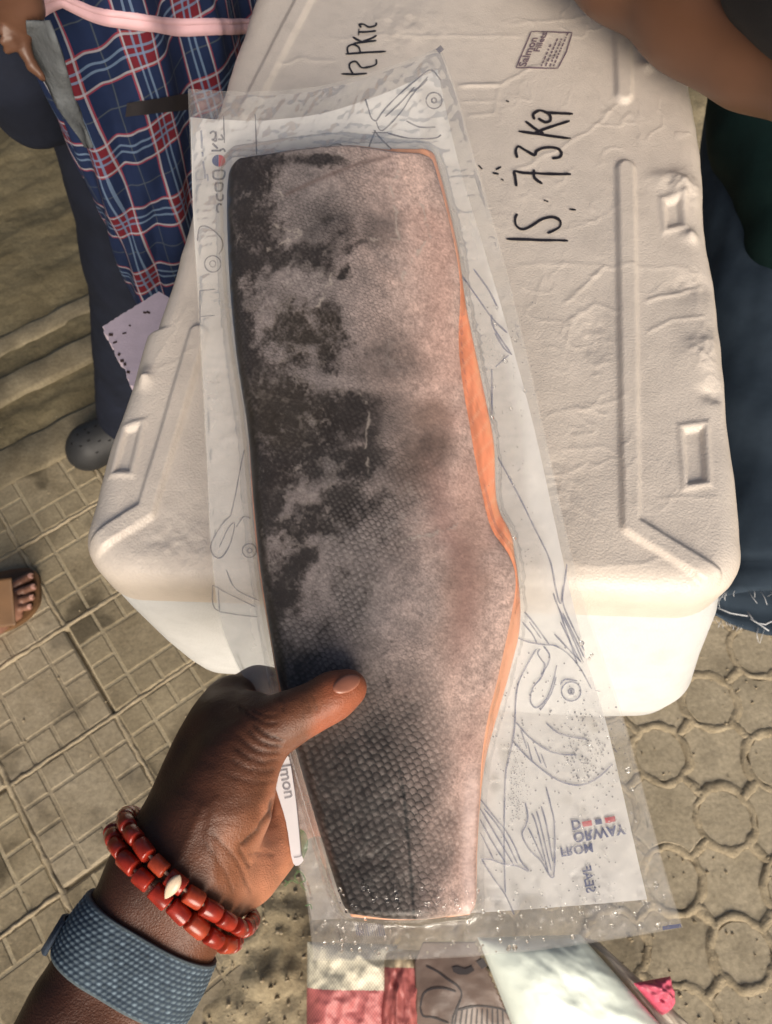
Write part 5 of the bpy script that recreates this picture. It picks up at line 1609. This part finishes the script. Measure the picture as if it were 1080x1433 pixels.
body.chain([(farc + [.08, .10, .62], .11), (farc + [.05, .08, .30], .13), (farc + [.02, .04, .03], .12)], .03)
body.chain([(farc + [.0, 0, -.01], .085), (hemc + [0, .12, .005], .060), (hemc + [.05, .26, -.22], .045), (hemc + [.08, .36, -.41], .034), (hemc + [.08, .28, -.425], .028)], .02)
body.chain([(farc + [.0, 0, .50], .06), pr(1330, 130, .50, 90), pr(1190, 88, .545, 86), pr(1075, 48, .585, 86), pr(985, 6, .61, 80), pr(880, -62, .64, 72), pr(790, -140, .67, 64), pr(740, -190, .69, 52)], .03)
for k in range(4):
    body.chain([pr(735 - 4 * k, -195 + 13 * k, .69, 22), pr(690 - 6 * k, -215 + 16 * k, .70, 15), pr(650 - 4 * k, -215 + 17 * k, .71, 12)], .006)
body.chain([pr(745, -175, .685, 24), pr(735, -140, .69, 16), pr(715, -120, .70, 13)], .008)
sdf_obj("body", body, .0046, M_dskin2, person_denim)
tee = SDF()
tee.chain([(farc + [.06, .08, .60], .15), (farc + [.03, .06, .30], .165), (farc + [.0, .02, .10], .150)], .03)
tee.cone(farc + [-.02, -.06, .10], .13, farc + [-.04, -.20, .06], .09, .05)
sdf_obj("shirt", tee, .009, M_teal, person_denim, None, lambda V: .012 * (fbm2(V[:, 0] * 9 + V[:, 1] * 6, V[:, 2] * 14 + V[:, 1] * 10, 4, 15) - .5))
slv = SDF(); slv.chain([pr(1330, 30, .46, 100), pr(1180, -20, .50, 96), pr(1105, -45, .53, 88)], .03)
sdf_obj("sleeve", slv, .006, M_black, person_denim, None, lambda V: .006 * (fbm2(V[:, 0] * 24, V[:, 2] * 24, 3, 15) - .5))
# denim leg: a tube with an open frayed hem
ax_ = hemc - farc; Lh = np.linalg.norm(ax_); ax_ /= Lh
e1 = np.cross(ax_, [0, 0, 1.0]); e1 /= np.linalg.norm(e1); e2 = np.cross(e1, ax_)
nT, nS = 96, 90
V = []
for j in range(nS):
    s = -0.10 + (Lh + .10) * j / (nS - 1)
    t = max(0, s / Lh)
    r_ = .128 - .030 * t
    th = 2 * np.pi * np.arange(nT) / nT
    fo = .010 * (fbm2(np.cos(th) * 2 + 5, np.sin(th) * 2 + s * 7, 3, 33) - .5) + .004 * np.sin(s * 40 + 3 * np.cos(th)) * (.3 + t)
    hem = 0.0028 * (1 if Lh - .030 < s < Lh - .004 else 0) - .003 * (1 if abs(s - Lh + .033) < .003 else 0)
    rr_ = r_ + fo + hem
    V.append(farc + ax_ * (s + .006 * np.sin(3 * th + 1) * (1 if j == nS - 1 else 0))[..., None] * np.ones((nT, 1)) + (np.cos(th) * rr_)[:, None] * e1 + (np.sin(th) * rr_ * .92)[:, None] * e2) if j == nS - 1 else V.append(farc + ax_ * s + (np.cos(th) * rr_)[:, None] * e1 + (np.sin(th) * rr_ * .92)[:, None] * e2)
leg = mesh_obj("denim_leg", np.concatenate(V), grid_faces(nT, nS, True), M_denim, person_denim)
so = leg.modifiers.new("thickness", 'SOLIDIFY'); so.thickness = .003
b = MB()
for k in range(150):
    th = random.uniform(0, 2 * math.pi); r_ = .098 + .002
    p = farc + ax_ * (Lh - .001) + math.cos(th) * r_ * e1 + math.sin(th) * r_ * .92 * e2
    l = random.uniform(.004, .013); d_ = ax_ + .6 * np.array([random.uniform(-1, 1) for _ in range(3)])
    b.tube([p, p + d_ * l * .5 + e1 * random.uniform(-.002, .002), p + d_ * l + np.array([random.uniform(-.004, .004), 0, -.002])], .00035, 3)
for rows in ([(1003, 850), (1022, 858), (1046, 862)], [(1046, 856), (1054, 868), (1066, 876), (1076, 883)], [(1050, 866), (1060, 872), (1072, 874)], [(1070, 874), (1078, 870), (1090, 868)]):
    b.tube([on(x, y, .5) for x, y in rows], .0010, 4)
b.build("frayed_threads", simple("white_thread", (.55, .57, .60), .9), person_denim)
for k in (1,):
    b = MB()
    for s in (Lh - .034,):
        pass

# ------------------------------------------------------------------ bare foot in a brown sandal at the left edge
M_fskin = simple("foot_skin", (.25, .125, .085), .5, .15, 30, 500, .25, .0005)
foot = SDF()
fz = lambda x, y, z, r: (on(np.array(float(x)), np.array(float(y)), z), r)
foot.chain([fz(-150, 880, .10, .042), fz(-95, 868, .065, .040), fz(-40, 856, .045, .034), fz(8, 842, .030, .022)], .02)
foot.chain([fz(-60, 880, .04, .030), fz(-10, 868, .030, .024), fz(12, 856, .024, .018)], .02)
foot.chain([fz(-150, 885, .11, .045), fz(-330, 760, .42, .055)], .03)
for a, b_, r_ in (((14, 822), (41, 807), .0085), ((18, 832), (45, 822), .0080), ((18, 844), (43, 836), .0075), ((14, 854), (40, 849), .0068)):
    foot.chain([fz(a[0], a[1], .026, r_ * 1.05), fz((a[0] + b_[0]) / 2, (a[1] + b_[1]) / 2, .026, r_ * .92), fz(b_[0], b_[1], .017, r_)], .003)
foot.chain([fz(-10, 874, .026, .014), fz(12, 866, .024, .011), fz(24, 860, .018, .010)], .003)
person_foot = sdf_obj("person", foot, .0026, M_fskin)
tag(person_foot, "bare foot with pink toenails resting in a brown sandal on the paving", "person")
M_tn = simple("toenail", (.62, .36, .30), .35)
for x, y in ((43, 806), (47, 821), (45, 836), (42, 849)):
    pts = np.array([(x, y)] + circ(x, y, 5, 10, 3.6)[:-1]); Pn = foot.hit(CAMP, ray(pts[:, 0], pts[:, 1]), .9, 1.5, 80); Pn = Pn + foot.grad(Pn) * .0007
    mesh_obj("toenail", Pn, [(0, k, k % 10 + 1) for k in range(1, 11)], M_tn, person_foot)
M_sand_l = simple("brown_leather", (.15, .080, .036), .55, .15, 30, 200, .3)
sole = [on(np.array(float(x)), np.array(float(y)), .0) for x, y in curve([(-180, 850), (-60, 820), (20, 800), (52, 802), (58, 825), (54, 852), (20, 880), (-60, 905), (-180, 915), (-180, 850)], 5)[:-1]]
n_ = len(sole); T = np.array(sole); T1 = T.copy(); T1[:, 2] = .012; T[:, 2] = .0005
sandal = thing("sandal", (*T[:, :2].mean(0), 0), "brown leather sandal worn on the bare foot at the left edge", "sandal")
mesh_obj("sole", np.concatenate([T1, T]), [tuple(range(n_))[::-1], tuple(range(n_, 2 * n_))] + [(k, (k + 1) % n_, n_ + (k + 1) % n_, n_ + k) for k in range(n_)], M_sand_l, sandal, False)
st_pts = np.array([[(-30 + 46 * t + 6 * s, 815 + 66 * s - 6 * t) for t in np.linspace(0, 1, 14)] for s in np.linspace(0, 1, 18)]).reshape(-1, 2)
Pn = foot.hit(CAMP, ray(st_pts[:, 0], st_pts[:, 1]), .9, 1.34, 90); gN = foot.grad(Pn); Pn = Pn + gN * .0018
sp_ = mesh_obj("strap", Pn, grid_faces(14, 18), M_sand_l, sandal)
so = sp_.modifiers.new("thickness", 'SOLIDIFY'); so.thickness = .002

# ------------------------------------------------------------------ bags lying on the ground at the bottom
def pillow(name, corners, z0, thick, m, parent, nu=60, nv=60, wr=.006, seed=3, tilt=.05):
    """a filled bag: quad of pixels at height z0 swollen by thick"""
    c = np.array(corners, float); u = np.linspace(0, 1, nu); v = np.linspace(0, 1, nv); Ug, Vg = np.meshgrid(u, v)
    X_ = (c[0, 0] * (1 - Ug) + c[1, 0] * Ug) * (1 - Vg) + (c[3, 0] * (1 - Ug) + c[2, 0] * Ug) * Vg
    Y_ = (c[0, 1] * (1 - Ug) + c[1, 1] * Ug) * (1 - Vg) + (c[3, 1] * (1 - Ug) + c[2, 1] * Ug) * Vg
    B_ = on(X_, Y_, z0 + tilt * (1 - Vg))
    sw = (np.clip(4 * Ug * (1 - Ug), 0, 1) ** .5 * np.clip(4 * Vg * (1 - Vg), 0, 1) ** .5)
    hh = thick * sw + wr * (fbm2(Ug * 5, Vg * 5, 4, seed) - .5) * sw ** .5 - wr * 1.4 * np.abs(fbm2(Ug * 4 + 3, Vg * 4, 3, seed + 9) - .5) * sw ** .5
    Tt = B_.copy(); Tt[..., 2] += hh
    Bt = B_.copy(); Bt[..., 2] -= np.minimum(thick * .5 * sw, z0 * .9)
    V = np.concatenate([Tt.reshape(-1, 3), Bt.reshape(-1, 3)]); Fq = grid_faces(nu, nv)
    F = np.concatenate([Fq, Fq[:, ::-1] + nu * nv])
    uv = np.concatenate([np.stack([Ug, Vg], -1).reshape(-1, 2)] * 2)
    return mesh_obj(name, V, F, m, parent, True, uv=uv), (lambda a, b_: None)

def weave_mat(name, stops, scale=70, axis=1):
    m, nt, bs, L = nmat(name)
    tc = nt.nodes.new('ShaderNodeTexCoord'); s = nt.nodes.new('ShaderNodeSeparateXYZ'); L.new(tc.outputs['UV'], s.inputs[0])
    nz = noise_node(nt, 60, 2, .5, 'UV')
    ad = nt.nodes.new('ShaderNodeMath'); ad.operation = 'MULTIPLY_ADD'; ad.inputs[1].default_value = .03; L.new(nz.outputs['Fac'], ad.inputs[0]); L.new(s.outputs[axis], ad.inputs[2])
    r = ramp(nt, ad.outputs[0], stops, 'CONSTANT')
    ck = nt.nodes.new('ShaderNodeTexChecker'); ck.inputs['Scale'].default_value = scale; L.new(tc.outputs['UV'], ck.inputs['Vector'])
    ck.inputs['Color1'].default_value = (1.05, 1.05, 1.05, 1); ck.inputs['Color2'].default_value = (.66, .62, .60, 1)
    n = noise_node(nt, 26, 4); r2 = ramp(nt, n.outputs['Fac'], [(.3, .85), (.7, 1.08)])
    c = mixc(nt, .7, r.outputs[0], ck.outputs[0], 'MULTIPLY'); c = mixc(nt, 1.0, c, r2.outputs[0], 'MULTIPLY')
    L.new(c, bs.inputs['Base Color']); bs.inputs['Roughness'].default_value = .5
    bump(nt, bs, ck.outputs['Fac'], .35, .001)
    return m
M_sackw = weave_mat("woven_sack", [(0, (.80, .76, .60)), (.36, (.58, .17, .17)), (.97, (.60, .5, .42))], 60)
M_sackr = weave_mat("woven_sack_red", [(0, (.66, .54, .36)), (.15, (.50, .14, .13)), (.95, (.5, .06, .08))], 50)
sack = thing("woven_sack", (*on(520, 1400, 0)[:2], 0), "cream woven plastic sack with pink red stripes on the ground under the pouch", "sack")
pillow("sack_side", [(430, 1318), (556, 1322), (560, 1500), (428, 1500)], .075, .035, M_sackw, sack, 60, 90, .014, 3, .06)
pillow("sack_fold", [(534, 1328), (592, 1330), (590, 1500), (528, 1500)], .085, .042, M_sackr, sack, 40, 80, .016, 8, .05)
# brown printed packet with a zigzag edge
M_brown = simple("brown_packet_film", (.15, .105, .085), .35, .12, 30, 60, .3, .002, .5)
M_pline = simple("packet_print", (.03, .022, .024), .5)
packet = thing("snack_packet", (*on(650, 1395, 0)[:2], 0), "brown packet with dark line drawing and zigzag cut edge lying on the sack", "packet")
ZP = .128
def packet_z(x, y): return ZP + .06 * (1 - np.clip((np.asarray(y) - 1318) / 190, 0, 1)) - .03 + .020 * np.exp(-(((x - 640) / 60) ** 2 + ((y - 1410) / 80) ** 2)) + .004 * (fbm2(x * .03, y * .03, 3, 4) - .5)
def on_packet(px, py, lift=0.0):
    px = np.asarray(px, float); py = np.asarray(py, float)
    P_ = on(px, py, packet_z(px, py) + lift)
    return P_
nu, nv = 40, 70
Ug, Vg = np.meshgrid(np.linspace(0, 1, nu), np.linspace(0, 1, nv))
yy = 1318 + Vg * 190; xl_ = np.interp(yy, [1318, 1345, 1400, 1508], [592, 580, 582, 576])
zig = 4.0 * np.abs(np.mod(yy / 8.5, 1) - .5) * 2
xr_ = np.interp(yy, [1318, 1345, 1433, 1508], [662, 674, 716, 752]) + zig
X_ = xl_ + (xr_ - xl_) * Ug
pkt = mesh_obj("packet_film", on_packet(X_, yy).reshape(-1, 3), grid_faces(nu, nv), M_brown, packet)
so = pkt.modifiers.new("thickness", 'SOLIDIFY'); so.thickness = .0012
lines = [[(596, 1352), (612, 1360), (628, 1372), (640, 1380), (646, 1392), (640, 1410), (634, 1424), (632, 1440)], [(588, 1410), (592, 1392), (604, 1384), (620, 1383), (638, 1388)], [(588, 1410), (592, 1422), (606, 1424), (628, 1432)], [(640, 1414), (668, 1408), (700, 1412), (712, 1420)]]
lines += [[(640 + 7 * k, 1412), (636 + 7.6 * k, 1436)] for k in range(10)]
strokes("packet_lines", lines, 2.6, M_pline, packet, lambda X_, Y_: on_packet(X_, Y_, .0022), n=4)
b = MB()
for sh in ([(632, 1354), (640, 1352), (650, 1356), (660, 1352), (664, 1358), (654, 1364), (642, 1364), (634, 1360)], [(666, 1346), (676, 1340), (682, 1352), (674, 1356)]):
    b.add(on_packet(*np.array(sh, float).T, .0024), [tuple(range(len(sh)))])
b.build("packet_mark", M_pline, packet)
# pale mint bag with a pink end
M_mint = simple("mint_plastic", (.78, .86, .78), .38, .05, 24, 60, .2, .002, .5)
mint = thing("plastic_bag", (*on(820, 1400, 0)[:2], 0), "pale mint green plastic bag with a fold and a pink tip beside the brown packet", "bag")
ca = [(668, 1312), (812, 1308), (956, 1470), (748, 1515)]
pillow("bag_body", ca, .10, .050, M_mint, mint, 70, 70, .008, 5, .075)
M_clearb = simple("beige_bag_edge", (.46, .40, .33), .4, .15, 40, 80, .3)
pillow("bag_edge", [(800, 1306), (838, 1318), (972, 1440), (944, 1490)], .07, .022, M_clearb, mint, 30, 50, .010, 6)
M_ptip = simple("pink_bag_tip", (.62, .10, .17), .5, .35, 60, 120, .5, .003)
pillow("pink_tip", [(886, 1376), (938, 1366), (944, 1404), (926, 1424)], .092, .030, M_ptip, mint, 26, 26, .014, 2)
